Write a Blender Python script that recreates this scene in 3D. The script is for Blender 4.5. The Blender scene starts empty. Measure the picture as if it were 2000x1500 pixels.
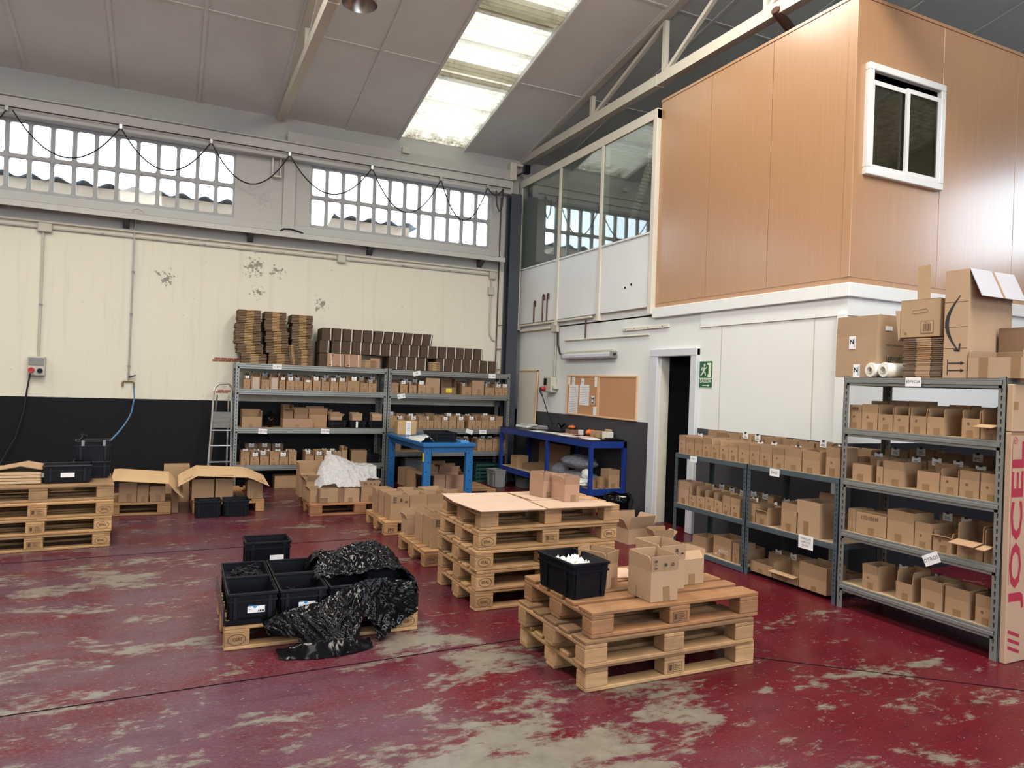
import bpy, math, random
from mathutils import Vector, Matrix, noise as mnoise
random.seed(7)
PI = math.pi
sc = bpy.context.scene
col = sc.collection

# ---------------------------------------------------------------- camera, world, lights, exposure
YAW, PITCH, ROLL, F = 0.44245, 0.00064, 0.03571, 1410.7
cam = bpy.data.cameras.new('camera'); camo = bpy.data.objects.new('camera', cam); col.objects.link(camo)
cam.sensor_width = 36.0; cam.lens = F / 2000 * 36.0; cam.clip_end = 300
camo.matrix_world = (Matrix.Translation((0, 0, 1.6512)) @ Matrix.Rotation(-YAW, 4, 'Z') @
                     Matrix.Rotation(PI / 2 + PITCH, 4, 'X') @ Matrix.Rotation(ROLL, 4, 'Z'))
sc.camera = camo
SKY = 5.0
w = bpy.data.worlds.new('sky'); sc.world = w; w.use_nodes = True
bgn = w.node_tree.nodes['Background']; bgn.inputs[0].default_value = (0.80, 0.90, 1.0, 1); bgn.inputs[1].default_value = SKY
sc.view_settings.view_transform = 'Standard'; sc.view_settings.look = 'None'
sc.view_settings.exposure = 0.12; sc.view_settings.gamma = 1.0; sc.view_settings.use_curve_mapping = False
sc.cycles.max_bounces = 10; sc.cycles.diffuse_bounces = 2; sc.cycles.glossy_bounces = 5
sc.cycles.transmission_bounces = 6; sc.cycles.transparent_max_bounces = 16
sc.cycles.sample_clamp_indirect = 6.0; sc.cycles.caustics_reflective = False; sc.cycles.caustics_refractive = False

def area(name, loc, rot, sx, sy, power, color=(1, 1, 1), portal=False, spread=PI):
    l = bpy.data.lights.new(name, 'AREA'); l.shape = 'RECTANGLE'; l.size = sx; l.size_y = sy
    l.energy = power; l.color = color; l.spread = spread
    if portal: l.cycles.is_portal = True
    o = bpy.data.objects.new(name, l); o.location = loc; o.rotation_euler = rot; col.objects.link(o)
    return o
# unseen fill lamps added in wall_front behind the camera and under the roof
area('added_high_fill', (-2.2, -4.86, 4.47), (PI / 2, 0, 0), 10.5, .95, 150, (0.84, 0.92, 1.0))
area('side_window_daylight', (13.12, 1.5, 4.85), (PI / 2, 0, PI / 2), 2.6, 1.5, 26, (.72, .85, 1.0))
area('added_low_fill', (2.6, -4.98, 2.0), (PI / 2, 0, 0), 5.6, 3.6, 6, (0.80, 0.90, 1.0))
for x, y, ln, p, wd, c in ((3.84, 5.3, 3.6, 120, 1.05, 0), (3.84, 0.1, 5.0, 430, 1.05, 0), (-0.9, 0.1, 5.0, 110, 1.05, 0), (-0.9, 5.7, 4.4, 360, 1.05, 0), (-5.0, 8.0, 5.0, 170, 1.05, 0)):
    area('added_roof_fill', (x, y, 7.29 - .205 * abs(y - 3.3) - .09), (0.2 if y < 3.3 else -0.2, 0, 0), wd, ln, p, ((1.0, 0.94, 0.84), (.74, .86, 1.0))[c])

# ---------------------------------------------------------------- materials
def nt(name):
    m = bpy.data.materials.new(name); m.use_nodes = True
    t = m.node_tree
    return m, t, t.nodes['Principled BSDF'], t.nodes['Material Output']
def nn(t, typ, **k):
    n = t.nodes.new(typ)
    for a, b in k.items():
        if a == 'ins':
            for i, v in b.items(): n.inputs[i].default_value = v
        else: setattr(n, a, b)
    return n
def lk(t, a, b): t.links.new(a, b)
def texco(t, scale=(1, 1, 1), kind='Object', rnd=False):
    c = nn(t, 'ShaderNodeTexCoord'); mp = nn(t, 'ShaderNodeMapping'); mp.inputs['Scale'].default_value = scale
    lk(t, c.outputs[kind], mp.inputs['Vector'])
    if rnd:
        oi = nn(t, 'ShaderNodeObjectInfo'); ml = nn(t, 'ShaderNodeMath', operation='MULTIPLY'); ml.inputs[1].default_value = 37.0
        lk(t, oi.outputs['Random'], ml.inputs[0]); lk(t, ml.outputs[0], mp.inputs['Location'])
    return mp.outputs[0]
def noise(t, vec, scale, detail=4, rough=.55, dist=0.0):
    n = nn(t, 'ShaderNodeTexNoise'); n.inputs['Scale'].default_value = scale; n.inputs['Detail'].default_value = detail
    n.inputs['Roughness'].default_value = rough; n.inputs['Distortion'].default_value = dist
    lk(t, vec, n.inputs['Vector']); return n.outputs[0]
def ramp(t, fac, stops):
    r = nn(t, 'ShaderNodeValToRGB'); e = r.color_ramp.elements
    while len(e) < len(stops): e.new(0.5)
    for i, (p, c) in enumerate(stops):
        e[i].position = p; e[i].color = (c, c, c, 1) if isinstance(c, (int, float)) else (*c, 1)
    lk(t, fac, r.inputs[0]); return r.outputs[0]
def mixc(t, fac, a, b, blend='MIX'):
    m = nn(t, 'ShaderNodeMix', data_type='RGBA', blend_type=blend)
    for s, v in ((m.inputs[0], fac), (m.inputs[6], a), (m.inputs[7], b)):
        if hasattr(v, 'is_linked'): lk(t, v, s)
        elif isinstance(v, (int, float)): s.default_value = v
        else: s.default_value = (*v, 1)
    return m.outputs[2]
def math_(t, op, a, b=None, c=None):
    m = nn(t, 'ShaderNodeMath', operation=op)
    for i, v in enumerate((a, b, c)):
        if v is None: continue
        if hasattr(v, 'is_linked'): lk(t, v, m.inputs[i])
        else: m.inputs[i].default_value = v
    return m.outputs[0]
def bump(t, bs, h, strength=.2, dist=.01):
    b = nn(t, 'ShaderNodeBump'); b.inputs['Strength'].default_value = strength; b.inputs['Distance'].default_value = dist
    lk(t, h, b.inputs['Height']); lk(t, b.outputs[0], bs.inputs['Normal'])
def simple(name, c, rough=.5, metal=0.0, var=.12, scale=12, tint=False, bmp=0.0, spec=None, coat=0.0):
    m, t, b, o = nt(name)
    v = texco(t, rnd=True); n = noise(t, v, scale, 5)
    lo = tuple(x * (1 - var) for x in c); hi = tuple(min(1, x * (1 + var)) for x in c)
    cc = mixc(t, n, lo, hi)
    if tint:
        oi = nn(t, 'ShaderNodeObjectInfo'); cc = mixc(t, 1.0, cc, oi.outputs['Color'], 'MULTIPLY')
    lk(t, cc, b.inputs['Base Color']); b.inputs['Roughness'].default_value = rough; b.inputs['Metallic'].default_value = metal
    if spec is not None: b.inputs['Specular IOR Level'].default_value = spec
    if coat: b.inputs['Coat Weight'].default_value = coat
    if bmp: bump(t, b, n, bmp)
    return m
M = {}
def make_floor():
    m, t, b, o = nt('red_floor_paint')
    v = texco(t)
    vs = texco(t, (1, 1.9, 1))
    big = noise(t, v, .55, 3, .5); mid = noise(t, vs, 1.7, 8, .62, .6); fine = noise(t, vs, 9, 8, .7, .3)
    sep = nn(t, 'ShaderNodeSeparateXYZ'); lk(t, v, sep.inputs[0])
    def blob(x, y, r, amt):
        dx = math_(t, 'SUBTRACT', sep.outputs[0], x); dy = math_(t, 'SUBTRACT', sep.outputs[1], y)
        d = math_(t, 'SQRT', math_(t, 'ADD', math_(t, 'MULTIPLY', dx, dx), math_(t, 'MULTIPLY', dy, dy)))
        return math_(t, 'MULTIPLY', math_(t, 'SUBTRACT', 1.0, math_(t, 'DIVIDE', d, r)), amt), d
    s = math_(t, 'ADD', math_(t, 'MULTIPLY', mid, .55), math_(t, 'MULTIPLY', fine, .33))
    s = math_(t, 'ADD', s, math_(t, 'MULTIPLY', big, .22))
    for (x, y, r, a) in ((1.95, 2.75, 1.1, .13), (1.25, 2.85, .9, .11), (1.55, 4.3, .75, .12), (.3, 2.6, 1.6, .055), (.9, 2.35, .75, .11), (-.5, 4.7, 1.1, .05), (.6, 1.7, .9, .05), (2.5, 3.1, .5, .06), (2.9, 1.9, .5, .1), (-.6, 6.2, 1.2, .06), (-1.0, 3.2, 1.3, .05)):
        f, d = blob(x, y, r, a)
        s = math_(t, 'ADD', s, math_(t, 'MAXIMUM', f, 0.0))
    wear = ramp(t, s, [(.60, 0), (.66, 1)])
    # small chips
    chips = ramp(t, noise(t, vs, 24, 4, .6), [(.655, 0), (.69, 1)])
    wear = math_(t, 'MAXIMUM', wear, math_(t, 'MULTIPLY', chips, .8))
    scr = texco(t, (3.0, 40, 1)); scr_n = ramp(t, noise(t, scr, 1.6, 6, .6), [(.66, 0), (.71, .55)])
    wear2 = math_(t, 'MAXIMUM', wear, math_(t, 'MULTIPLY', scr_n, .45))
    red = mixc(t, noise(t, v, 2.2, 6, .6), (.070, .0028, .006), (.112, .0055, .010))
    speck = math_(t, 'MULTIPLY', ramp(t, noise(t, texco(t, (1, 2.2, 1)), 40, 7, .8), [(.48, 0), (.70, 1)]), .8)
    # scuffs tinted lavender, stronger to the left: window sheen painted into the colour
    scuff_sheen = math_(t, 'MULTIPLY', ramp(t, noise(t, vs, 1.1, 8, .65, .5), [(.34, 0), (.60, 1)]), .8)
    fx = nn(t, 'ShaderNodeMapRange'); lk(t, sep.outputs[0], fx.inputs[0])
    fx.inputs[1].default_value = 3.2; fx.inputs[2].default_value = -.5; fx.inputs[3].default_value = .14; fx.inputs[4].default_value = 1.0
    red = mixc(t, math_(t, 'MULTIPLY', scuff_sheen, fx.outputs[0]), red, (.085, .050, .073))
    red = mixc(t, math_(t, 'MULTIPLY', speck, math_(t, 'MAXIMUM', fx.outputs[0], .12)), red, (.14, .112, .125))
    red = mixc(t, ramp(t, noise(t, vs, 3.6, 9, .7, .4), [(.5, 0), (.72, .55)]), red, (.045, .006, .012))
    conc = mixc(t, noise(t, v, 14, 8, .7), (.075, .065, .052), (.25, .222, .18))
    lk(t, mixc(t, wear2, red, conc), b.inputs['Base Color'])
    rr = mixc(t, wear2, (.20, .20, .20), (.30, .30, .30))
    rr = mixc(t, math_(t, 'MULTIPLY', fine, .5), rr, (.34, .34, .34))
    lk(t, rr, b.inputs['Roughness']); lk(t, math_(t, 'ADD', math_(t, 'MULTIPLY', wear2, .55), .13), b.inputs['Specular IOR Level'])
    h = math_(t, 'SUBTRACT', math_(t, 'MULTIPLY', fine, .3), wear)
    bump(t, b, h, .18, .004)
    return m
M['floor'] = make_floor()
def make_wall(name, white=(.78, .74, .62), dado=1.258, dark=(.009, .009, .0105), scars=True):
    m, t, b, o = nt(name)
    v = texco(t); sep = nn(t, 'ShaderNodeSeparateXYZ'); lk(t, v, sep.inputs[0])
    n = noise(t, v, 1.3, 6, .6); n2 = noise(t, v, 22, 6, .7)
    c = mixc(t, n, tuple(x * .93 for x in white), white)
    if scars:
        stain = math_(t, 'MULTIPLY', ramp(t, noise(t, v, 4.5, 9, .72), [(.64, 0), (.7, 1)]), ramp(t, noise(t, v, .7, 2), [(.55, 0), (.68, .7)]))
        c = mixc(t, stain, c, (.2, .18, .14))
        for (bx, bz, br) in ((1.10, 3.28, .30), (1.42, 3.25, .22), (1.15, 2.9, .2), (2.1, 2.8, .25), (-.1, 3.0, .25), (1.95, 4.75, .22), (1.2, 4.3, .3)):
            dx = math_(t, 'SUBTRACT', sep.outputs[0], bx); dz = math_(t, 'SUBTRACT', sep.outputs[2], bz)
            dd_ = math_(t, 'SQRT', math_(t, 'ADD', math_(t, 'MULTIPLY', dx, dx), math_(t, 'MULTIPLY', dz, dz)))
            k_ = math_(t, 'MULTIPLY', math_(t, 'SUBTRACT', 1.0, math_(t, 'DIVIDE', dd_, br)), .30)
            fl_ = ramp(t, math_(t, 'ADD', noise(t, v, 17, 6, .7), k_), [(.72, 0), (.75, .85)]); c = mixc(t, fl_, c, (.22, .20, .17))
        dots = ramp(t, noise(t, v, 30, 2, .5), [(.75, 0), (.77, .8)]); c = mixc(t, dots, c, (.15, .13, .1))
        streak = ramp(t, noise(t, texco(t, (5, 5, .35)), 2.0, 5, .6), [(.55, 0), (.8, .22)]); c = mixc(t, streak, c, (.36, .33, .26))
    if scars:
        up = math_(t, 'GREATER_THAN', sep.outputs[2], 3.62); c = mixc(t, math_(t, 'MULTIPLY', up, .85), c, (.47, .465, .46))  # upper wall greyed in the colour for its backlit shade
    step = math_(t, 'LESS_THAN', math_(t, 'ADD', sep.outputs[2], math_(t, 'MULTIPLY', n2, .006)), dado + .003)
    dk = mixc(t, n2, tuple(x * .8 for x in dark), tuple(x * 1.35 for x in dark))
    chips = ramp(t, noise(t, v, 9, 7, .75), [(.71, 0), (.74, .5)]); dk = mixc(t, chips, dk, (.25, .24, .23))
    lk(t, mixc(t, step, c, dk), b.inputs['Base Color'])
    lk(t, mixc(t, step, (.75, .75, .75), (.6, .6, .6)), b.inputs['Roughness']); b.inputs['Specular IOR Level'].default_value = .15
    bump(t, b, n2, .12, .004)
    return m
M['wall'] = make_wall('painted_wall')
M['wall2'] = make_wall('painted_partition', (.79, .81, .80), 1.225, (.055, .054, .064), False)
M['wall3'] = make_wall('painted_wall_cool', (.74, .78, .80), 1.225, (.012, .0125, .017), False)
M['white'] = simple('white_paint', (.76, .73, .64), .6, var=.07, scale=3)
M['steelwhite'] = simple('cream_steel_paint', (.72, .68, .58), .5, var=.08, scale=3)
M['beamgrey'] = simple('backlit_beam_grey', (.52, .51, .48), .6, var=.1, scale=3)  # grey stands in for the backlit shade on cream beams
M['grid'] = simple('precast_concrete_paint', (.40, .40, .40), .7, var=.12, scale=9)
M['ceil'] = simple('fibre_ceiling_board', (.78, .79, .77), .9, var=.10, scale=1.6)
M['ceilstrip'] = simple('ceiling_joint_strip', (.78, .79, .77), .8, var=.08)
M['coldwhite'] = simple('white_panel_paint', (.80, .82, .82), .45, var=.05, scale=2)
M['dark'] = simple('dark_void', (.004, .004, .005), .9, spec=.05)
M['column'] = simple('dark_grey_steel_paint', (.045, .052, .07), .5, var=.15)
M['pvc'] = simple('grey_conduit', (.50, .48, .42), .45, var=.06)
M['boxgrey'] = simple('grey_junction_plastic', (.52, .50, .42), .5, var=.05)
M['cable'] = simple('black_cable_rubber', (.012, .012, .013), .5)
M['slat'] = simple('dark_blind', (.13, .145, .145), .5)
M['rack'] = simple('grey_rack_steel', (.235, .245, .235), .38, metal=.35, var=.08, scale=20)
M['rackblue'] = simple('slate_blue_rack_steel', (.075, .105, .125), .42, metal=.2, var=.1, scale=20)
M['chip'] = simple('chipboard', (.50, .35, .20), .8, var=.22, scale=90)
M['slot'] = simple('dark_slot', (.01, .01, .012), .8)
M['blue'] = simple('blue_steel_paint', (.012, .12, .34), .4, var=.08, scale=10)
M['blue2'] = simple('dark_blue_steel_paint', (.008, .035, .22), .4, var=.1, scale=10)
M['black'] = simple('black_plastic', (.005, .006, .009), .36, var=.2, scale=14, spec=.2)
M['paper'] = simple('white_paper', (.82, .82, .82), .7, var=.04)
M['ink'] = simple('black_ink', (.02, .02, .022), .7)
M['inkbrown'] = simple('brown_stamp_ink', (.085, .042, .018), .8)
M['inkred'] = simple('red_print', (.33, .02, .05), .7)
M['inkwhite'] = simple('white_print', (.62, .52, .40), .7)
M['inkblue'] = simple('blue_print', (.05, .25, .55), .6)
M['alu'] = simple('aluminium', (.62, .62, .62), .3, metal=.9, var=.06)
M['chrome'] = simple('brushed_reflector', (.55, .54, .52), .28, metal=1.0, var=.1)
M['red'] = simple('red_plastic', (.45, .015, .015), .4)
M['orange'] = simple('orange_plastic_bag', (.75, .17, .04), .4)
M['green'] = simple('dark_green_plastic', (.012, .06, .05), .5)
M['signgreen'] = simple('green_sign', (.01, .10, .045), .5, var=.03)
M['signpale'] = simple('photoluminescent_sign', (.72, .80, .62), .5, var=.03)
M['cork'] = simple('cork', (.50, .26, .13), .9, var=.18, scale=160)
M['pine'] = simple('pine_frame', (.70, .45, .24), .5, var=.1, scale=20)
M['tape'] = simple('brown_packing_tape', (.27, .155, .075), .45, var=.15, scale=30)
M['cleartape'] = simple('clear_packing_tape', (.36, .25, .15), .12, var=.1)
M['strap'] = simple('white_strap', (.72, .68, .62), .5)
M['foamwhite'] = simple('white_plastic_pieces', (.85, .83, .74), .5, var=.05)
M['greybin'] = simple('grey_plastic', (.23, .235, .23), .45)
M['plug'] = simple('yellow_sticker', (.75, .6, .05), .5)
M['brick'] = simple('exposed_brick', (.33, .10, .06), .85, var=.3, scale=40)
M['hose'] = simple('blue_air_hose', (.02, .16, .36), .4)
M['brass'] = simple('old_brass', (.30, .24, .12), .4, metal=.7)
M['duct'] = simple('cream_flexible_duct', (.72, .71, .60), .55, var=.05)
M['conc'] = simple('yard_concrete', (.45, .44, .42), .9)
M['nroof'] = simple('neighbour_fibre_roof', (.15, .21, .31), .8, var=.15)
M['nwall'] = simple('neighbour_brick', (.30, .225, .16), .9, var=.3, scale=3)
M['rust'] = simple('rusty_pipe', (.10, .045, .03), .7)
def make_cardboard():
    m, t, b, o = nt('cardboard')
    v = texco(t, rnd=True)
    n = noise(t, v, 4, 5, .6); fl = noise(t, texco(t, (1, 1, 60), rnd=True), 2.5, 3, .6); sp = noise(t, v, 260, 2, .5)
    c = mixc(t, n, (.86, .84, .82), (1.08, 1.08, 1.08)); oi = nn(t, 'ShaderNodeObjectInfo')
    c = mixc(t, 1.0, c, oi.outputs['Color'], 'MULTIPLY')
    c = mixc(t, math_(t, 'MULTIPLY', fl, .16), c, (.30, .19, .10)); c = mixc(t, math_(t, 'MULTIPLY', sp, .18), c, (.62, .45, .29))
    lk(t, c, b.inputs['Base Color']); b.inputs['Roughness'].default_value = .82; b.inputs['Specular IOR Level'].default_value = .2
    bump(t, b, n, .1, .004); return m
M['card'] = make_cardboard()
def make_wood(name, lo, hi, dirt=.45):
    m, t, b, o = nt(name)
    v = texco(t, (1.2, 14, 14), rnd=True); v2 = texco(t, rnd=True)
    g = noise(t, v, 3.2, 7, .6, .8); n = noise(t, v2, 3.5, 6, .6); k = noise(t, v2, 16, 4, .6)
    c = mixc(t, g, lo, hi); oi = nn(t, 'ShaderNodeObjectInfo'); c = mixc(t, 1.0, c, oi.outputs['Color'], 'MULTIPLY')
    c = mixc(t, math_(t, 'MULTIPLY', ramp(t, n, [(.45, 0), (.75, 1)]), dirt), c, (.10, .065, .035))
    c = mixc(t, ramp(t, k, [(.72, 0), (.76, .55)]), c, (.08, .05, .03))
    lk(t, c, b.inputs['Base Color']); b.inputs['Roughness'].default_value = .78; bump(t, b, g, .25, .004)
    return m
M['wood'] = make_wood('pallet_wood', (.29, .165, .08), (.60, .395, .21), .6)
M['woodpale'] = make_wood('pale_pine_board', (.52, .36, .20), (.70, .50, .30), .2)
def make_veneer():
    m, t, b, o = nt('beech_veneer')
    v = texco(t, (9, 9, .45), rnd=True)
    g = noise(t, v, 4.5, 9, .62, .4); f = noise(t, texco(t, (60, 60, 1.5), rnd=True), 3, 4, .6)
    c = mixc(t, g, (.41, .215, .10), (.53, .30, .155)); c = mixc(t, math_(t, 'MULTIPLY', f, .35), c, (.36, .18, .085))
    lk(t, c, b.inputs['Base Color']); b.inputs['Roughness'].default_value = .32; b.inputs['Specular IOR Level'].default_value = .6; b.inputs['Coat Weight'].default_value = 1.0; b.inputs['Coat Roughness'].default_value = .2
    return m
M['veneer'] = make_veneer()
def make_glass(name, tint, refl, rough=0.0, haze=0.0):
    m, t, b, o = nt(name); t.nodes.remove(b)
    tr = nn(t, 'ShaderNodeBsdfTransparent'); tr.inputs[0].default_value = (*tint, 1)
    gl = nn(t, 'ShaderNodeBsdfGlossy'); gl.inputs['Roughness'].default_value = rough; gl.inputs[0].default_value = (1, 1, 1, 1)
    fr = nn(t, 'ShaderNodeFresnel'); ge = nn(t, 'ShaderNodeNewGeometry')   # both faces of the thin pane reflect alike
    lk(t, math_(t, 'SUBTRACT', 1.5, math_(t, 'MULTIPLY', ge.outputs['Backfacing'], 1.5 - 1 / 1.5)), fr.inputs[0])
    mx = nn(t, 'ShaderNodeMixShader'); f = math_(t, 'MINIMUM', math_(t, 'MULTIPLY', fr.outputs[0], refl), .9)
    lk(t, f, mx.inputs[0]); lk(t, tr.outputs[0], mx.inputs[1]); lk(t, gl.outputs[0], mx.inputs[2]); out = mx.outputs[0]
    if haze:
        d = nn(t, 'ShaderNodeBsdfDiffuse'); d.inputs[0].default_value = (.8, .85, .8, 1)
        m2 = nn(t, 'ShaderNodeMixShader'); m2.inputs[0].default_value = haze
        lk(t, out, m2.inputs[1]); lk(t, d.outputs[0], m2.inputs[2]); out = m2.outputs[0]
    lk(t, out, o.inputs['Surface']); return m
M['glass'] = make_glass('dusty_window_glass', (.93, .96, .98), 1.0, .02, .03)
M['glassdark'] = make_glass('dark_office_glass', (.50, .55, .55), .8)
M['glass2'] = make_glass('partition_glass', (.80, .86, .83), 1.9, 0.0, .015)
def make_film(name, c, tr, rough, bs=.55):
    m, t, b, o = nt(name)
    v = texco(t); n = noise(t, v, 26, 6, .65, 1.2); n2 = noise(t, v, 80, 3, .6, .5)
    b.inputs['Base Color'].default_value = (*c, 1); b.inputs['Roughness'].default_value = rough; b.inputs['Specular IOR Level'].default_value = .16 if c[0] < .1 else .5
    bump(t, b, math_(t, 'ADD', n, math_(t, 'MULTIPLY', n2, .3)), bs, .03)
    if tr:
        tb = nn(t, 'ShaderNodeBsdfTransparent'); mx = nn(t, 'ShaderNodeMixShader')
        f = ramp(t, n, [(.35, tr * .4), (.7, min(1, tr * 1.3))])
        lk(t, f, mx.inputs[0]); lk(t, b.outputs[0], mx.inputs[1]); lk(t, tb.outputs[0], mx.inputs[2]); lk(t, mx.outputs[0], o.inputs['Surface'])
    return m
M['blackfilm'] = make_film('black_stretch_film', (.003, .003, .004), 0, .13, bs=.0)
M['whitefilm'] = make_film('translucent_plastic_sheet', (.60, .60, .62), .30, .25)
M['clearbag'] = make_film('clear_plastic_bag', (.30, .32, .38), .35, .15)
M['whitebag'] = make_film('white_plastic_bag', (.80, .82, .78), 0, .35)
def make_skylight():
    m, t, b, o = nt('yellowed_translucent_sheet'); t.nodes.remove(b)
    v = texco(t); sep = nn(t, 'ShaderNodeSeparateXYZ'); lk(t, v, sep.inputs[0])
    n = noise(t, texco(t, (1, 4, 1)), 2.2, 7, .65); d = noise(t, v, 7, 8, .75)
    c = mixc(t, n, (.42, .37, .27), (.62, .59, .49))
    rib = math_(t, 'SINE', math_(t, 'MULTIPLY', sep.outputs[1], 2 * PI / .088))
    c = mixc(t, ramp(t, rib, [(.55, 0), (.95, .5)]), c, (.28, .23, .16))
    edge = nn(t, 'ShaderNodeMapRange'); lk(t, sep.outputs[1], edge.inputs[0])
    edge.inputs[1].default_value = 11.1; edge.inputs[2].default_value = 11.45; edge.inputs[3].default_value = 0; edge.inputs[4].default_value = 1
    dirt = math_(t, 'MULTIPLY', edge.outputs[0], ramp(t, d, [(.35, 0), (.6, 1)]))
    ex = math_(t, 'ABSOLUTE', math_(t, 'SUBTRACT', sep.outputs[0], 3.835)); eg = nn(t, 'ShaderNodeMapRange'); lk(t, ex, eg.inputs[0])
    eg.inputs[1].default_value = .13; eg.inputs[2].default_value = .58; eg.inputs[3].default_value = 0; eg.inputs[4].default_value = .8
    dirt = math_(t, 'MAXIMUM', dirt, math_(t, 'MULTIPLY', eg.outputs[0], ramp(t, d, [(.45, 0), (.7, 1)])))
    c = mixc(t, dirt, c, (.10, .06, .03))
    tr = nn(t, 'ShaderNodeBsdfTranslucent'); lk(t, c, tr.inputs[0])
    df = nn(t, 'ShaderNodeBsdfDiffuse'); lk(t, c, df.inputs[0])
    mx = nn(t, 'ShaderNodeMixShader'); mx.inputs[0].default_value = .66
    lk(t, df.outputs[0], mx.inputs[1]); lk(t, tr.outputs[0], mx.inputs[2]); lk(t, mx.outputs[0], o.inputs['Surface'])
    return m
M['sheet'] = make_skylight()
M['lamptube'] = simple('frosted_lamp_cover', (.62, .65, .70), .2, var=.05)

# ---------------------------------------------------------------- mesh helpers
class MB:
    def __init__(s): s.v = []; s.f = []
    def add(s, vs, fs):
        k = len(s.v); s.v += [tuple(x) for x in vs]; s.f += [tuple(i + k for i in f) for f in fs]; return s
    def box(s, x0, x1, y0, y1, z0, z1, c=0.0):
        if c <= 0:
            return s.add([(x0, y0, z0), (x1, y0, z0), (x1, y1, z0), (x0, y1, z0), (x0, y0, z1), (x1, y0, z1), (x1, y1, z1), (x0, y1, z1)],
                         [(0, 3, 2, 1), (4, 5, 6, 7), (0, 1, 5, 4), (1, 2, 6, 5), (2, 3, 7, 6), (3, 0, 4, 7)])
        V = []; F = []
        X = (x0, x1); Y = (y0, y1); Z = (z0, z1); idx = {}
        for i in (0, 1):
            for j in (0, 1):
                for k in (0, 1):
                    sx, sy, sz = (c if i == 0 else -c), (c if j == 0 else -c), (c if k == 0 else -c)
                    idx[i, j, k, 'x'] = len(V); V.append((X[i], Y[j] + sy, Z[k] + sz))
                    idx[i, j, k, 'y'] = len(V); V.append((X[i] + sx, Y[j], Z[k] + sz))
                    idx[i, j, k, 'z'] = len(V); V.append((X[i] + sx, Y[j] + sy, Z[k]))
        q = idx
        for i in (0, 1):
            F.append([q[i, 0, 0, 'x'], q[i, 1, 0, 'x'], q[i, 1, 1, 'x'], q[i, 0, 1, 'x']])
            F.append([q[0, i, 0, 'y'], q[1, i, 0, 'y'], q[1, i, 1, 'y'], q[0, i, 1, 'y']])
            F.append([q[0, 0, i, 'z'], q[1, 0, i, 'z'], q[1, 1, i, 'z'], q[0, 1, i, 'z']])
        for a in (0, 1):
            for b_ in (0, 1):
                F.append([q[a, b_, 0, 'x'], q[a, b_, 1, 'x'], q[a, b_, 1, 'y'], q[a, b_, 0, 'y']])
                F.append([q[a, 0, b_, 'x'], q[a, 1, b_, 'x'], q[a, 1, b_, 'z'], q[a, 0, b_, 'z']])
                F.append([q[0, a, b_, 'y'], q[1, a, b_, 'y'], q[1, a, b_, 'z'], q[0, a, b_, 'z']])
                for k in (0, 1): F.append([q[a, b_, k, 'x'], q[a, b_, k, 'y'], q[a, b_, k, 'z']])
        cx, cy, cz = (x0 + x1) / 2, (y0 + y1) / 2, (z0 + z1) / 2
        G = []
        for f in F:
            p = [Vector(V[i]) for i in f]; n = (p[1] - p[0]).cross(p[2] - p[0]); m = sum(p, Vector()) / len(p) - Vector((cx, cy, cz))
            G.append(f if n.dot(m) > 0 else f[::-1])
        return s.add(V, G)
    def quad(s, a, b, c, d): return s.add([a, b, c, d], [(0, 1, 2, 3)])
    def prism(s, poly, a, b, axis='y'):
        n = len(poly)
        def P(u, v, w): return {'x': (w, u, v), 'y': (u, w, v), 'z': (u, v, w)}[axis]
        vs = [P(u, v, a) for u, v in poly] + [P(u, v, b) for u, v in poly]
        fs = [tuple(range(n)), tuple(range(2 * n - 1, n - 1, -1))] + [(i, i + n, (i + 1) % n + n, (i + 1) % n) for i in range(n)]
        return s.add(vs, fs)
    def bar(s, p, q, w, h, up=(0, 0, 1)):
        p, q = Vector(p), Vector(q); d = (q - p).normalized(); u = Vector(up)
        r = d.cross(u); r = r.normalized() if r.length > 1e-6 else Vector((1, 0, 0)); u = r.cross(d)
        vs = [e + r * (a * w / 2) + u * (b_ * h / 2) for e in (p, q) for a, b_ in ((-1, -1), (1, -1), (1, 1), (-1, 1))]
        return s.add(vs, [(0, 1, 2, 3), (7, 6, 5, 4), (0, 4, 5, 1), (1, 5, 6, 2), (2, 6, 7, 3), (3, 7, 4, 0)])
    def tube(s, pts, r, n=8, cap=True):
        pts = [Vector(p) for p in pts]; rs = r if isinstance(r, (list, tuple)) else [r] * len(pts)
        rings = []; up = None
        for i, p in enumerate(pts):
            d = (pts[min(i + 1, len(pts) - 1)] - pts[max(i - 1, 0)])
            d = d.normalized() if d.length > 1e-9 else Vector((0, 0, 1))
            if up is None: up = Vector((0, 0, 1)) if abs(d.z) < .9 else Vector((1, 0, 0))
            a = d.cross(up); a = a.normalized() if a.length > 1e-6 else d.orthogonal().normalized(); up = a.cross(d).normalized()
            rings.append([p + (a * math.cos(2 * PI * k / n) + up * math.sin(2 * PI * k / n)) * rs[i] for k in range(n)])
        vs = [v for R in rings for v in R]; fs = []
        for i in range(len(pts) - 1):
            for k in range(n): fs.append((i * n + k, i * n + (k + 1) % n, (i + 1) * n + (k + 1) % n, (i + 1) * n + k))
        if cap: fs += [tuple(range(n - 1, -1, -1)), tuple((len(pts) - 1) * n + k for k in range(n))]
        return s.add(vs, fs)
    def lathe(s, prof, n=24, c=(0, 0, 0), axis='z'):
        vs = []; fs = []
        for r, z in prof:
            for k in range(n):
                a = 2 * PI * k / n; u, v = r * math.cos(a), r * math.sin(a)
                vs.append((c[0] + u, c[1] + v, c[2] + z) if axis == 'z' else ((c[0] + z, c[1] + u, c[2] + v) if axis == 'x' else (c[0] + u, c[1] + z, c[2] + v)))
        for i in range(len(prof) - 1):
            for k in range(n): fs.append((i * n + k, i * n + (k + 1) % n, (i + 1) * n + (k + 1) % n, (i + 1) * n + k))
        return s.add(vs, fs)
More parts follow.
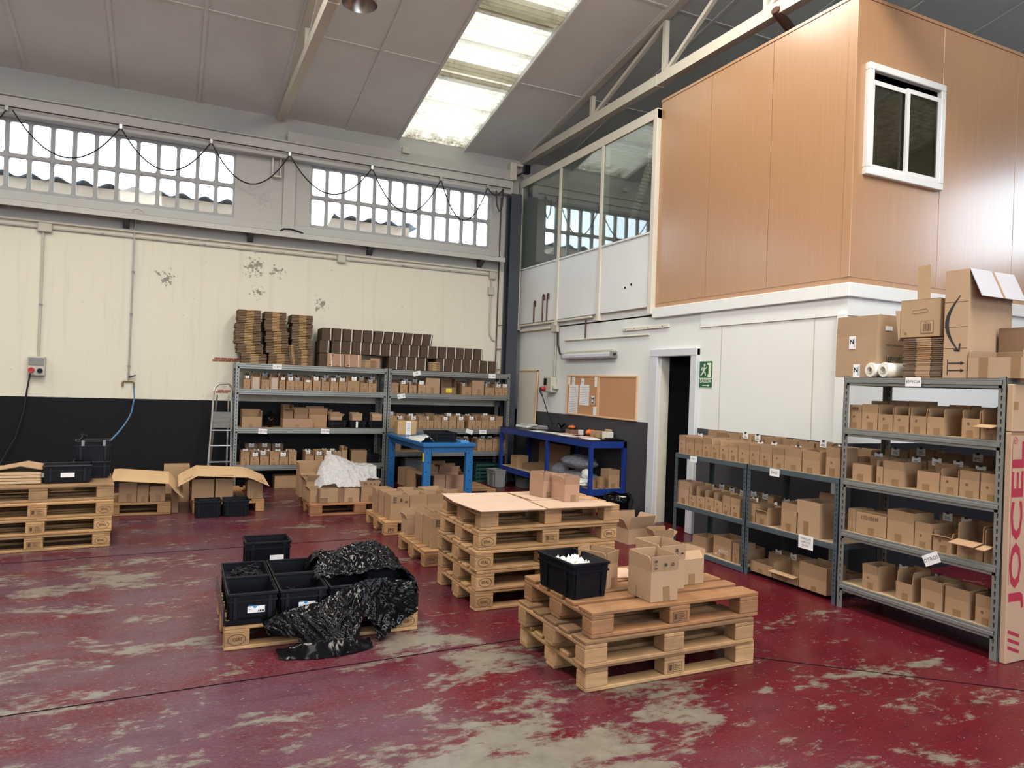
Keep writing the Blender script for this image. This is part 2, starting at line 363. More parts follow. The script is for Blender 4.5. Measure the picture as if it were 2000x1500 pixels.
    def grid(s, fn, nu, nv, keep=None):
        vs = [fn(i / nu, j / nv) for j in range(nv + 1) for i in range(nu + 1)]
        fs = []
        for j in range(nv):
            for i in range(nu):
                if keep is None or keep((i + .5) / nu, (j + .5) / nv):
                    a = j * (nu + 1) + i; fs.append((a, a + 1, a + nu + 2, a + nu + 1))
        return s.add(vs, fs)
    def mesh(s, name, mat, smooth=False):
        m = bpy.data.meshes.new(name); m.from_pydata(s.v, [], s.f); m.materials.append(M[mat] if isinstance(mat, str) else mat)
        if smooth: m.polygons.foreach_set('use_smooth', [True] * len(m.polygons))
        m.update(); return m
    def build(s, name, mat, parent=None, loc=None, smooth=False, color=None, rot=None):
        return put(s.mesh(name, mat, smooth), name, parent, loc, rot, color)
def put(mesh, name, parent=None, loc=None, rot=None, color=None):
    o = bpy.data.objects.new(name, mesh); col.objects.link(o)
    if parent is not None: o.parent = parent
    if loc is not None: o.location = loc
    if rot is not None: o.rotation_euler = rot
    if color is not None: o.color = (*color, 1)
    return o
def tag(o, label, cat, group=None, kind=None):
    o['label'] = label
    if cat: o['category'] = cat
    if group: o['group'] = group
    if kind: o['kind'] = kind
    return o
def thing(name, label, cat, loc=(0, 0, 0), rz=0.0, group=None):
    o = bpy.data.objects.new(name, None); col.objects.link(o); o.location = loc; o.rotation_euler = (0, 0, rz); o.empty_display_size = .1
    return tag(o, label, cat, group)
def struct(o): o['kind'] = 'structure'; return o
def root(name, loc=(0, 0, 0)):
    o = bpy.data.objects.new(name, None); col.objects.link(o); o.location = loc; return struct(o)
_txt = {}
def text_mesh(body, mat, size=1.0, sx=1.0, bold=0.0, ext=0.0):
    k = (body, mat, size, sx, bold)
    if k not in _txt:
        c = bpy.data.curves.new('t', 'FONT'); c.body = body; c.size = size; c.align_x = 'CENTER'; c.align_y = 'CENTER'; c.offset = bold; c.resolution_u = 2
        o = bpy.data.objects.new('t', c); col.objects.link(o); bpy.context.view_layer.update()
        me = bpy.data.meshes.new_from_object(o.evaluated_get(bpy.context.evaluated_depsgraph_get()))
        bpy.data.objects.remove(o); bpy.data.curves.remove(c)
        for v in me.vertices: v.co.x *= sx
        me.materials.clear(); me.materials.append(M[mat]); _txt[k] = me
    return _txt[k]
def lettering(body, mat, size, parent, loc, rot, sx=1.0, bold=0.0, name='lettering'):
    return put(text_mesh(body, mat, size, sx, bold), name, parent, loc, rot)
FRONT = (PI / 2, 0, 0)          # text that reads from -Y
FACEX = (PI / 2, 0, -PI / 2)    # text that reads from -X

# ---------------------------------------------------------------- the hall
YB, XR, EAVE, SL, YRIDGE = 11.537, 5.513, 5.6, 0.205, 3.3
XL, XE, YF = -8.6, 13.2, -4.94
def roofz(y): return EAVE + SL * (YB - y) if y >= YRIDGE else EAVE + SL * (YB - YRIDGE) - SL * (YRIDGE - y)

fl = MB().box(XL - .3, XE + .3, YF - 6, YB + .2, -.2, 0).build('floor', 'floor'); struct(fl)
jt = MB()
for (a, b) in (((-2.2, 4.03), (.36, 4.12)), ((.36, 4.12), (2.3, 4.2)), ((3.3, 3.45), (4.8, 2.2)), ((-1.6, 7.25), (1.9, 7.4))):
    jt.bar((a[0], a[1], .0005), (b[0], b[1], .0005), .008, .003)
jt.build('floor_joint', 'dark', fl)

# back wall with two window strips (window_1, window_2) and their twin in the next bay (window_3)
WZ0, WZ1 = 3.98, 4.965
W1 = (-2.825, .785, 14); W2 = (1.885, 4.925, 12); W3 = (5.955, 9.29, 13)
wb = MB(); T = .12
wb.box(XL, XE, YB, YB + T, 0, WZ0); wb.box(XL, XE, YB, YB + T, WZ1, EAVE + .05)
for a, b in ((XL, W1[0]), (W1[1], W2[0]), (W2[1], XE)): wb.box(a, b, YB, YB + T, WZ0, WZ1)
wall = struct(wb.build('wall_back', 'wall'))
for k, (x0, x1, n) in enumerate((W1, W2)):
    r = root('window_%d' % (k + 1), ((x0 + x1) / 2, YB, WZ0))
    cx = (x0 + x1) / 2; p = (x1 - x0) / n
    vert = MB().box(-.026, .026, .015, .075, 0, WZ1 - WZ0, .006).mesh('mullion', 'grid')
    for i in range(n + 1): put(vert, 'mullion', r, (x0 + i * p - cx, 0, 0))
    for z, hh in ((.0, .05), (.455, .055), (WZ1 - WZ0 - .05, .05)):
        MB().box(x0 - cx, x1 - cx, .013, .073, z, z + hh, .006).build('transom', 'grid', r)
    # rounded corners cast into the grid, one piece per crossing row
    for z, sg in ((.05, 1), (.455, -1), (.51, 1), (WZ1 - WZ0 - .05, -1)):
        fm = MB(); q = .028
        for i in range(n):
            for e, s2 in ((x0 + i * p - cx + .026, 1), (x0 + (i + 1) * p - cx - .026, -1)):
                pts = [(e, z), (e + s2 * q, z), (e + s2 * q * .3, z + sg * q * .3), (e, z + sg * q)]
                if s2 * sg < 0: pts = pts[::-1]
                fm.prism(pts, .02, .07)
        o = fm.build('corner_fillet', 'grid', r); o['kind'] = 'stuff'
    pl = MB().box(-p / 2 + .02, p / 2 - .02, .04, .046, 0, .41).mesh('pane', 'glass'); pu = MB().box(-p / 2 + .02, p / 2 - .02, .04, .046, 0, .43).mesh('pane', 'glass')
    for i in range(n):
        put(pl, 'pane', r, (x0 + (i + .5) * p - cx, 0, .048)); put(pu, 'pane', r, (x0 + (i + .5) * p - cx, 0, .507))
for x, y, z, ww, hh in ((.557, YB - .004, 1.84, .36, .06), (.62, YB - .004, 1.375, .26, .045)):
    for i in range(int(ww / .09)):
        for j in range(2): MB().box(x + i * .09 + j * .03, x + i * .09 + .082 + j * .03, y - .003, y + .006, z + j * hh / 2, z + j * hh / 2 + hh * .42).build('brick', 'brick', wall)

# beams along the back wall
b = MB().box(XL, 5.28, YB - .17, YB, 4.945, 5.18, .01).box(XL, 5.28, YB - .20, YB, 5.18, 5.20, .004)
struct(b.build('trim_1', 'beamgrey'))                                        # crane-way beam over the windows
struct(MB().prism([(YB, 5.20), (YB - .10, 5.22), (YB - .15, 5.36), (YB - .135, 5.365), (YB - .09, 5.235), (YB, 5.215)], 1.50, 5.25, 'x').build('trim_2', 'beamgrey'))   # sloping gutter board
struct(MB().box(XL, 5.13, YB - .26, YB - .02, 3.80, 3.818).box(XL, 5.13, YB - .265, YB - .25, 3.74, 3.818, .003).build('trim_3', 'beamgrey'))   # angle-iron shelf rail
struct(MB().box(XL, 5.1, YB - .05, YB, 3.60, 3.64, .008).build('trim_4', 'wall'))   # plaster ledge
struct(MB().box(XL, 5.2, YB - .03, YB, 3.86, 3.98, .008).build('trim_5', 'wall'))   # sill band
br = MB().prism([(YB, 3.80), (YB - .22, 3.80), (YB - .22, 3.77), (YB, 3.62)], -.04, .04, 'x').mesh('rail_bracket', 'column')
for i, x in enumerate((-2.3, -.62, 1.02, 2.83, 4.75)):
    o = put(br, 'rail_bracket', None, (x, 0, 0)); tag(o, 'dark steel bracket under the shelf rail, %s' % ('left of the steel pipe', 'beside the steel air pipe', 'between the two windows, left one', 'below the middle of the right window', 'nearest the dark corner column')[i], 'bracket', 'brackets under the shelf rail')
struct(MB().box(1.47, 1.65, YB - .05, YB, 3.85, 4.945, .006).build('trim_6', 'wall'))   # pilaster between the windows
t = thing('hanging_bracket', 'cream steel hanger bracket on the wall between the two windows', 'bracket', (1.36, YB - .02, 4.66))
MB().box(-.07, .07, -.08, .02, 0, .02).build('plate', 'steelwhite', t); MB().box(-.065, -.05, -.07, .02, .02, .3).box(.05, .065, -.07, .02, .02, .3).build('side_strap', 'steelwhite', t)
o = MB().box(3.27, 3.40, YB - .19, YB - .13, 5.33, 5.43, .006).build('cover_box', 'boxgrey'); tag(o, 'small grey square box sitting on the gutter board below the skylight', 'box')

# ceiling: fibre boards with joint strips, skylight strip X 3.25..4.42
ceil = root('ceiling')
def sl_pt(x, y, d=0.0): return (x, y, roofz(y) + d)
XC = [-5.2, -4.1, -2.98, -1.86, -.80, .255, 1.33, 2.40, 3.25, 4.42, 5.49, 6.2, 7.4, 8.5, 9.77, 10.84, 12.0, XE]
YC = [YB + .05, 9.475, 7.41, 5.35, YRIDGE]
for i in range(len(XC) - 1):
    if 8 <= i < 9: continue
    for j in range(4):
        x0, x1, y0, y1 = XC[i] + .006, XC[i + 1] - .006, YC[j + 1] + .006, YC[j] - .006
        m = MB().add([sl_pt(x0, y0), sl_pt(x1, y0), sl_pt(x1, y1), sl_pt(x0, y1), sl_pt(x0, y0, .05), sl_pt(x1, y0, .05), sl_pt(x1, y1, .05), sl_pt(x0, y1, .05)],
                     [(0, 3, 2, 1), (4, 5, 6, 7), (0, 1, 5, 4), (1, 2, 6, 5), (2, 3, 7, 6), (3, 0, 4, 7)])
        m.build('ceiling_panel', 'ceil', ceil)
def roofstrip(x0, x1, y0, y1, d0, d1, name, mat, par):
    m = MB().add([sl_pt(x0, y0, d0), sl_pt(x1, y0, d0), sl_pt(x1, y1, d0), sl_pt(x0, y1, d0), sl_pt(x0, y0, d1), sl_pt(x1, y0, d1), sl_pt(x1, y1, d1), sl_pt(x0, y1, d1)],
                 [(0, 3, 2, 1), (4, 5, 6, 7), (0, 1, 5, 4), (1, 2, 6, 5), (2, 3, 7, 6), (3, 0, 4, 7)])
    return m.build(name, mat, par)
for i, x in enumerate(XC[1:-1]):
    roofstrip(x - .022, x + .022, YRIDGE, YB, -.014, 0, 'joint_strip', 'ceilstrip', ceil)
for y in YC[1:4]:
    for a, b_ in ((-5.2, 3.25), (4.42, XE)): roofstrip(a, b_, y - .014, y + .014, -.008, .0, 'joint_strip', 'ceilstrip', ceil)
roofstrip(XL, -5.2, YRIDGE, YB + .05, 0, .06, 'ceiling_panel', 'ceil', ceil)
# far slope behind the camera with unseen roof sheets added to go with the fill lamps
xs = [XL, -5.55, -4.45, -1.45, -.35, 3.29, 4.39, 10.85, 13.15, XE]
for i in range(0, 10, 2): 
    if i + 1 < len(xs): roofstrip(xs[i], xs[i + 1], YF - .1, YRIDGE, 0, .06, 'ceiling_panel', 'ceil', ceil)
for i in (1, 3, 5, 7):
    for a, b_ in ((YF - .1, -2.4), (2.6, YRIDGE)): roofstrip(xs[i], xs[i + 1], a, b_, 0, .06, 'ceiling_panel', 'ceil', ceil)
    roofstrip(xs[i], xs[i + 1], -2.4, 2.6, .05, .06, 'translucent_sheet', 'sheet', ceil)
def skylight(name, x0, x1, ys, label):
    r = root(name)
    n = 14
    for k in range(len(ys) - 1):
        ya, yb = ys[k], ys[k + 1]; lift = .05 + .028 * (k % 2)
        rows_ = int(abs(ya - yb) / .012)
        def fn(u, v):
            y = ya + (yb - ya) * v
            return (x0 + (x1 - x0) * u, y, roofz(y) + lift + .012 * math.sin(y * 2 * PI / .088))
        MB().grid(fn, 2, rows_).build('translucent_sheet', 'sheet', r, smooth=True)
    for y in ys[1:-1]:
        roofstrip(x0, x1, y + .14, y + .21, .13, .19, 'purlin', 'pine', r)
        MB().grid(lambda u, v: (x0 + (x1 - x0) * u, y - .22 + .44 * v, roofz(y - .22 + .44 * v) + .10 + .012 * math.sin((y - .22 + .44 * v) * 2 * PI / .088)), 2, 40).build('overlap_sheet', 'sheet', r, smooth=True)
        MB().bar(sl_pt(x0, y + .78, .12), sl_pt(x1, y + .78, .12), .03, .02).build('purlin', 'pine', r)
    roofstrip(x0 - .02, x0 + .012, ys[-1], ys[0], -.02, .08, 'side_frame', 'ceilstrip', r); roofstrip(x1 - .012, x1 + .02, ys[-1], ys[0], -.02, .08, 'side_frame', 'ceilstrip', r)
    return r
skylight('trim_7', 3.25, 4.42, [YB + .06, 9.66, 8.25, 6.9, 5.5, 4.4, YRIDGE], 'roof light')

# trusses of white painted steel
def truss(x, label):
    t = thing('roof_truss', label, 'truss', (x, 0, 0))
    zb, hw = 5.60, .055
    ch = MB(); ch.bar((0, YB + .1, zb), (0, YRIDGE - 8.1, zb), .11, .13); ch.build('bottom_chord', 'steelwhite', t)
    for a, b_ in (((0, YB + .1), (0, YRIDGE)),):
        MB().bar((0, YB + .1, roofz(YB) + .045), (0, YRIDGE, roofz(YRIDGE) - .075), .11, .11).build('top_chord', 'steelwhite', t)
        MB().bar((0, YRIDGE, roofz(YRIDGE) - .075), (0, YF, roofz(YF) - .075), .11, .11).build('top_chord', 'steelwhite', t)
    ys = [9.25, 7.51, 5.77, 4.03]
    for k, y in enumerate(ys):
        MB().bar((0, y, zb), (0, y, roofz(y) - .1), .06, .06, up=(0, 1, 0)).build('post', 'steelwhite', t)
        if k < 3: MB().bar((0, y - .02, zb + .06), (0, ys[k + 1] + .03, roofz(ys[k + 1]) - .12), .05, .05, up=(1, 0, 0)).build('diagonal', 'steelwhite', t)
    MB().box(-.06, .06, 7.60, 7.612, zb - .075, zb + .075).build('splice_plate', 'steelwhite', t)
    return t
truss(1.40, 'white steel roof truss running between the two windows, left one')
truss(XR + .03, 'white steel roof truss above the glazed partition and office')
t = thing('truss_bearing', 'cream boxed bearing bracket at the corner end of the right truss', 'bracket', (5.32, YB - .10, 5.21))
MB().box(-.10, .03, -.05, .12, 0, .30, .006).build('bracket_box', 'steelwhite', t); MB().box(.03, .16, -.02, .1, .26, .30).build('cap_plate', 'steelwhite', t)
t = thing('floodlight', 'small black floodlight on a bracket in the top corner', 'light', (5.42, 11.16, 5.27))
MB().box(-.055, .055, -.05, .05, 0, .15, .012).build('housing', 'black', t); MB().tube([(0, .05, .06), (0, .377, .06)], .012).build('bracket_arm', 'cable', t)

# dark steel column in the corner
t = thing('steel_column', 'dark grey steel column in the far corner, beside the glazed partition', 'column', (5.315, 11.38, 0))
MB().box(-.10, .10, -.10, -.085, 0, 4.94).box(-.10, .10, .085, .10, 0, 4.94).box(-.01, .01, -.085, .085, 0, 4.94).build('column_shaft', 'column', t)
MB().box(-.13, .13, -.13, .13, 0, .02).build('base_plate', 'column', t)

# remaining outer walls: left, right and a front wall with openings added for the fill lamps
struct(MB().box(XL - .2, XL, YF, YB, 0, 7.4).build('wall_left', 'wall'))
struct(MB().box(XE, XE + .2, YF, YB, 0, 4.05).box(XE, XE + .2, YF, YB, 5.65, 7.4).box(XE, XE + .2, YF, .15, 4.05, 5.65).box(XE, XE + .2, 2.85, YB, 4.05, 5.65).build('wall_far_right', 'wall'))
g = MB(); g.box(XL, -.4, YF - .2, YF, 0, 3.95); g.box(5.6, XE, YF - .2, YF, 0, 3.95); g.box(-.4, 5.6, YF - .2, YF, 3.85, 3.95); g.box(XL, XE, YF - .2, YF, 5.0, 5.75); g.box(XL, -7.1, YF - .2, YF, 3.95, 5.0); g.box(3.1, XE, YF - .2, YF, 3.95, 5.0)
struct(g.build('wall_front', 'wall'))

# partition wall with the door (X = 5.51), room behind it, wall under the office (Y = 4.61)
DY0, DY1, DZ = 6.72, 7.35, 2.06
pw = MB(); TT = .12
pw.box(XR, XR + TT, DY1, YB, 0, 2.60); pw.box(XR, XR + TT, 4.61, DY0, 0, 2.60); pw.box(XR, XR + TT, DY0, DY1, DZ, 2.60)
wr = struct(pw.build('wall_right', 'wall2'))
jm = MB()
for y in (6.25, 4.975): jm.box(XR - .002, XR, y - .005, y + .005, 1.23, 2.38)
jm.box(XR - .002, XR, 4.72, 6.6, 2.378, 2.386); jm.build('panel_joint', 'boxgrey', wr)
struct(MB().box(XR + TT, XE, 4.61, 4.73, 0, 2.60).build('wall_under_office', 'wall3'))
struct(MB().box(XR - .035, XR + .0, 4.60, 4.70, 0, 2.40, .006).build('trim_9', 'coldwhite'))    # corner batten
struct(MB().box(XR, XE, 4.62, YB, 2.58, 2.66).build('ceiling_under_office', 'coldwhite'))
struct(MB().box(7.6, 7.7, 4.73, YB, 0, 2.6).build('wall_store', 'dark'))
# door frame: grey-white metal, dark room beyond
d = root('door_1', (XR, 7.03, 0))
for a, b_ in (((DY1 - 7.03), (DY1 + .155 - 7.03)), (DY0 - .115 - 7.03, DY0 - 7.03)):
    MB().box(-.045, .13, a, b_, 0, DZ + .09, .008).build('jamb', 'steelwhite' if False else 'lamptube', d)
MB().box(-.05, .13, DY0 - .115 - 7.03, DY1 + .155 - 7.03, DZ, DZ + .095, .008).build('head_jamb', 'lamptube', d)
MB().box(.0, .125, DY1 - .03 - 7.03, DY1 - 7.03, 0, DZ).build('door_stop', 'steelwhite', d)
MB().box(.055, .095, DY1 - .036 - 7.03, DY1 - .028 - 7.03, .93, 1.07).build('strike_plate', 'column', d)
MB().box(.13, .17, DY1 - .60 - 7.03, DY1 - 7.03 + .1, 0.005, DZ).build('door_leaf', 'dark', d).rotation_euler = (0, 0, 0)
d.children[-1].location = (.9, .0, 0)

# office: beech veneer panels on a white ledge
OZ0, OZ1, OY0, OY1, OX1 = 2.735, 5.28, 4.61, 7.50, 12.0
of = root('wall_office', (XR, OY0, 0))
core = MB().box(XR + .02, OX1, OY0 + .02, OY1 - .02, OZ0, OZ1 - .02).build('office_core', 'dark', None); core.parent = of; core.location = (-XR, -OY0, 0)
for y0, y1 in ((4.69, 5.62), (5.62, 6.56), (6.56, OY1)):
    MB().box(0, .02, y0 + .003 - OY0, y1 - .003 - OY0, OZ0, OZ1, .002).build('veneer_panel', 'veneer', of)
for x0, x1 in ((.02, 1.205), (1.205, 2.40), (2.40, 3.6), (3.6, 4.8), (4.8, OX1 - XR)):
    MB().box(x0 + .003, x1 - .003, 0, .02, OZ0, OZ1, .002).build('veneer_panel', 'veneer', of)
MB().box(-.006, .02, -.006, .085, OZ0, OZ1 + .01, .003).build('corner_post', 'veneer', of)
MB().box(-.008, OX1 - XR, -.008, .014, OZ1, OZ1 + .03).box(-.008, .014, .014, OY1 - OY0, OZ1, OZ1 + .03).build('top_batten', 'veneer', of)
MB().box(.005, OX1 - XR, .005, OY1 - OY0, OZ0 - .058, OZ0).build('bottom_batten', 'veneer', of)
struct(MB().box(XR - .045, OX1, OY0 - .045, 4.8, 2.55, 2.677, .006).box(XR - .045, XR + .1, 4.8, OY1, 2.55, 2.677, .006).build('trim_10', 'coldwhite'))   # white ledge under the office
struct(MB().box(XR - .012, OX1, OY0 - .012, 4.8, 2.385, 2.55).box(XR - .012, XR + .1, 4.8, 6.6, 2.385, 2.55).build('trim_11', 'coldwhite'))
# office window with slats behind dark glass
wx0, wx1, wz0, wz1 = 5.635, 6.705, 3.675, 4.695
ow = root('window_4', ((wx0 + wx1) / 2, OY0, wz0)); W, H = wx1 - wx0, wz1 - wz0
fw = .065
for (a, b_, c, d_) in ((-W / 2, W / 2, 0, fw), (-W / 2, W / 2, H - fw, H), (-W / 2, -W / 2 + fw, fw, H - fw), (W / 2 - fw, W / 2, fw, H - fw)):
    MB().box(a, b_, -.05, .01, c, d_, .006).build('window_frame', 'coldwhite', ow)
MB().box(-W / 2 + fw, W / 2 - fw, .0, .012, H - fw - .075, H - fw).build('blind_box', 'coldwhite', ow)
def sash(x0, x1, y):
    s = MB(); a = .042
    s.box(x0, x1, y - .012, y + .012, fw, fw + a).box(x0, x1, y - .012, y + .012, H - fw - .075 - a, H - fw - .075)
    s.box(x0, x0 + a, y - .012, y + .012, fw + a, H - fw - .075 - a).box(x1 - a, x1, y - .012, y + .012, fw + a, H - fw - .075 - a)
    s = s.build('sash', 'coldwhite', ow); MB().box(x0 + a, x1 - a, y - .003, y + .003, fw + a, H - fw - .075 - a).build('pane', 'glassdark', s)
sash(-W / 2 + fw, .03, -.008); sash(-.02, W / 2 - fw, -.034)
slat = MB().box(-W / 2 + fw, W / 2 - fw, 0, .012, 0, .018).mesh('blind_slat', 'slat')
z = fw + .02
while z < H - fw - .08: put(slat, 'blind_slat', ow, (0, .006, z), (.35, 0, 0)); z += .027
MB().box(-.028, -.012, -.024, -.02, fw + .05, H - fw - .12).build('brush_seal', 'black', ow)

# glazed partition (steel frame, three bays) above the low wall
gp = root('wall_glazed', (XR, 0, 0))
ys = [7.56, 8.76, 9.97, 11.42]
posts = [(7.50, 7.585), (8.735, 8.80), (9.96, 10.03), (11.36, 11.45)]
for y0, y1 in posts: MB().box(-.062, .05, y0, y1, 2.60, 5.20, .004).build('frame_post', 'steelwhite', gp)
MB().box(-.064, .05, 7.50, 11.45, 5.08, 5.21, .004).build('top_rail', 'steelwhite', gp)
for k in range(3):
    y0, y1 = posts[k][1], posts[k + 1][0]
    MB().box(-.04, .004, y0 + .035, y1, 2.70, 3.64, .003).build('sheet_panel', 'coldwhite', gp)
    MB().box(.004, .03, y0, y1, 2.6, 3.66).build('sheet_backing', 'steelwhite', gp)
    MB().box(-.055, .03, y0, y1, 3.635, 3.66, .002).build('sill_rail', 'coldwhite', gp)
    MB().box(-.048, -.042, y0, y1, 3.66, 5.08).build('pane', 'glass2', gp)
hm = MB()
for (y, z) in ((7.98, 3.03), (8.12, 3.0)): hm.lathe([(0, -.001), (.018, -.001), (.018, .0)], 8, (-.0415, y, z), 'x')
hm.build('drilled_hole', 'dark', gp)
slm = MB()
for y, h, hook in ((10.32, .42, 1), (10.47, .42, 1), (10.78, .34, 1)):
    slm.tube([(-.05, y, 2.7), (-.05, y, 2.72 + h - .03), (-.05, y - .02, 2.72 + h), (-.05, y - .05, 2.72 + h - .01), (-.05, y - .055, 2.72 + h - .1)], .012, 6)
slm.build('bent_pipe', 'rust', gp)
# next bay behind the glass: mezzanine floor and a short boxed beam, flexible duct
struct(MB().box(XR + .06, XE, OY1, YB, 2.60, 2.66).build('floor_mezzanine', 'boxgrey'))
t = thing('flexible_duct', 'cream corrugated duct hanging behind the glazed partition', 'duct', (7.0, 9.62, 4.44))
pp = []; rr = []
for k in range(57): q = k / 56.0; pp.append((.02 * math.sin(q * 4), .60 * q ** 1.2, 1.50 * (1 - q))); rr.append(.078 if k % 2 else .064)
MB().tube(pp, rr, 14).build('duct_hose', 'duct', t); MB().tube([(0, 0, 1.5), (0, 0, 1.535)], .05).build('duct_collar', 'steelwhite', t); MB().tube([(.08, .0, 1.5), (.08, .5, .2)], .008).build('chain', 'alu', t)
t = thing('flue_pipe', 'rusty brown pipe end resting on the office roof behind the truss', 'pipe', (5.66, 5.6, 5.42)); MB().tube([(-.19, -.02, .16), (.26, .05, -.05)], .05, 14).build('pipe', 'rust', t)

# outside: yard, neighbour with corrugated roof
struct(MB().box(-60, 60, YB + .3, 60, -.3, -.05).box(-60, 60, -60, YF - 5.9, -.3, -.05).build('ground', 'conc'))
nb = thing('neighbour_building', 'low brick building with wavy fibre roof seen through the windows', 'building', (0, 16.2, 0))
MB().box(-9, 4.9, 0, 5, -.05, 5.19).build('wall', 'nwall', nb)
def fn(u, v):
    x = -9.2 + 14.4 * u
    return (x, -.10 + 5 * v, 5.235 + .10 * v + .045 * math.sin(x * 2 * PI / .43))
MB().grid(fn, 400, 2).build('roof', 'nroof', nb, smooth=True)

# ---------------------------------------------------------------- cartons
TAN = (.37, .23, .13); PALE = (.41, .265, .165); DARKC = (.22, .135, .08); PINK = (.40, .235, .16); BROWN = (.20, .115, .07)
def jig(c, a=.08):
    k = 1 + random.uniform(-a, a); return tuple(x * k for x in c)
_bm = {}
def carton_mesh(w, d, h, closed):
    k = (round(w, 3), round(d, 3), round(h, 3), closed)
    if k not in _bm:
        m = MB(); t = .005
        if closed: m.box(-w / 2, w / 2, 0, d, 0, h, .003)
        else:
            m.box(-w / 2, w / 2, 0, t, 0, h).box(-w / 2, w / 2, d - t, d, 0, h).box(-w / 2, -w / 2 + t, t, d - t, 0, h).box(w / 2 - t, w / 2, t, d - t, 0, h).box(-w / 2 + t, w / 2 - t, t, d - t, 0, t)
        _bm[k] = m.mesh('carton', 'card')
    return _bm[k]
def flap_mesh(L, n, rounded):
    k = ('f', round(L, 3), round(n, 3), rounded)
    if k not in _bm:
        t = .0045; r = min(.02, n * .3) if rounded else .004
        poly = [(-L / 2, 0), (L / 2, 0), (L / 2, n - r), (L / 2 - r * .3, n - r * .3), (L / 2 - r, n), (-L / 2 + r, n), (-L / 2 + r * .3, n - r * .3), (-L / 2, n - r)]
        _bm[k] = MB().prism(poly, -t / 2, t / 2, 'y').mesh('flap', 'card')
    return _bm[k]
def add_flap(t, side, w, d, h, n, ang, c, rounded=False):
    """a flap hinged on the top edge of one side; ang 0 = upright, positive = leaning outward"""
    e = .0025
    if side == 'f': o = put(flap_mesh(w, n, rounded), 'flap', t, (0, e, h), (ang, 0, 0), c)
    if side == 'b': o = put(flap_mesh(w, n, rounded), 'flap', t, (0, d - e, h), (-ang, 0, 0), c)
    if side == 'l': o = put(flap_mesh(d - .012, n, rounded), 'flap', t, (-w / 2 + e, d / 2, h), (-ang, 0, PI / 2), c)
    if side == 'r': o = put(flap_mesh(d - .012, n, rounded), 'flap', t, (w / 2 - e, d / 2, h), (ang, 0, PI / 2), c)
    return o
tape_m = {}
def tape(t, x, y, z, w, h, mat='tape', ry=0.0, name='tape'):
    k = (round(w, 3), round(h, 3), mat, name)
    if k not in tape_m: tape_m[k] = MB().box(-w / 2, w / 2, -.001, .001, 0, h).mesh(name, mat)
    return put(tape_m[k], name, t, (x, y, z), (0, ry, 0))
card_m = MB().box(-.032, .032, -.001, .001, 0, .05).mesh('name_card', 'paper'); clip_m = MB().prism([(-.006, 0), (.006, 0), (.003, .016), (-.003, .016)], -.01, .01, 'x').mesh('binder_clip', 'ink')
ink_m = MB().box(-.02, .02, -.0015, -.001, .012, .016).box(-.02, .012, -.0015, -.001, .022, .026).mesh('handwriting', 'ink')
def name_card(t, x, y, z, rx=0.0, rz=0.0, s=1.0):
    c = put(card_m, 'name_card', t, (x, y, z), (rx, 0, rz)); c.scale = (s, 1, s); put(clip_m, 'binder_clip', c, (0, 0, .044)); put(ink_m, 'handwriting', c, (0, 0, .0)); return c
def carton(label, loc, w, d, h, rz=0.0, flaps='', n=.06, c=TAN, tp=True, dot=False, group=None, closed=False, name='cardboard_box'):
    """flaps: string of side letters, each optionally with an angle in degrees, e.g. 'f10 b0 l-5 r20'"""
    t = thing(name, label, 'box', loc, rz, group); c = jig(c)
    put(carton_mesh(w, d, h, closed), 'carton', t, None, None, c)
    for s in flaps.split():
        side = s[0]; rest = s[1:].split(':'); ang = math.radians(float(rest[0] or 0)); ln = float(rest[1]) if len(rest) > 1 else n
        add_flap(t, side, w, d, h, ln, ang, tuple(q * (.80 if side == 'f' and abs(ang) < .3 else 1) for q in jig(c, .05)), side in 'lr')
    if tp: tape(t, random.uniform(-.1, .1) * w, -.0015, 0.0, min(.05, w * .34), h * random.uniform(.34, .46))
    if dot: put(dot_m, 'print_mark', t, (-w * .12, -.001, h * .72))
    return t
dot_m = MB().lathe([(.004, 0), (.009, 0)], 12, (0, 0, 0), 'y').mesh('print_mark', 'inkbrown')
ORD = ['first', 'second', 'third', 'fourth', 'fifth', 'sixth', 'seventh', 'eighth', 'ninth', 'tenth', 'eleventh', 'twelfth', 'thirteenth', 'fourteenth', 'fifteenth', 'sixteenth', 'seventeenth', 'eighteenth']

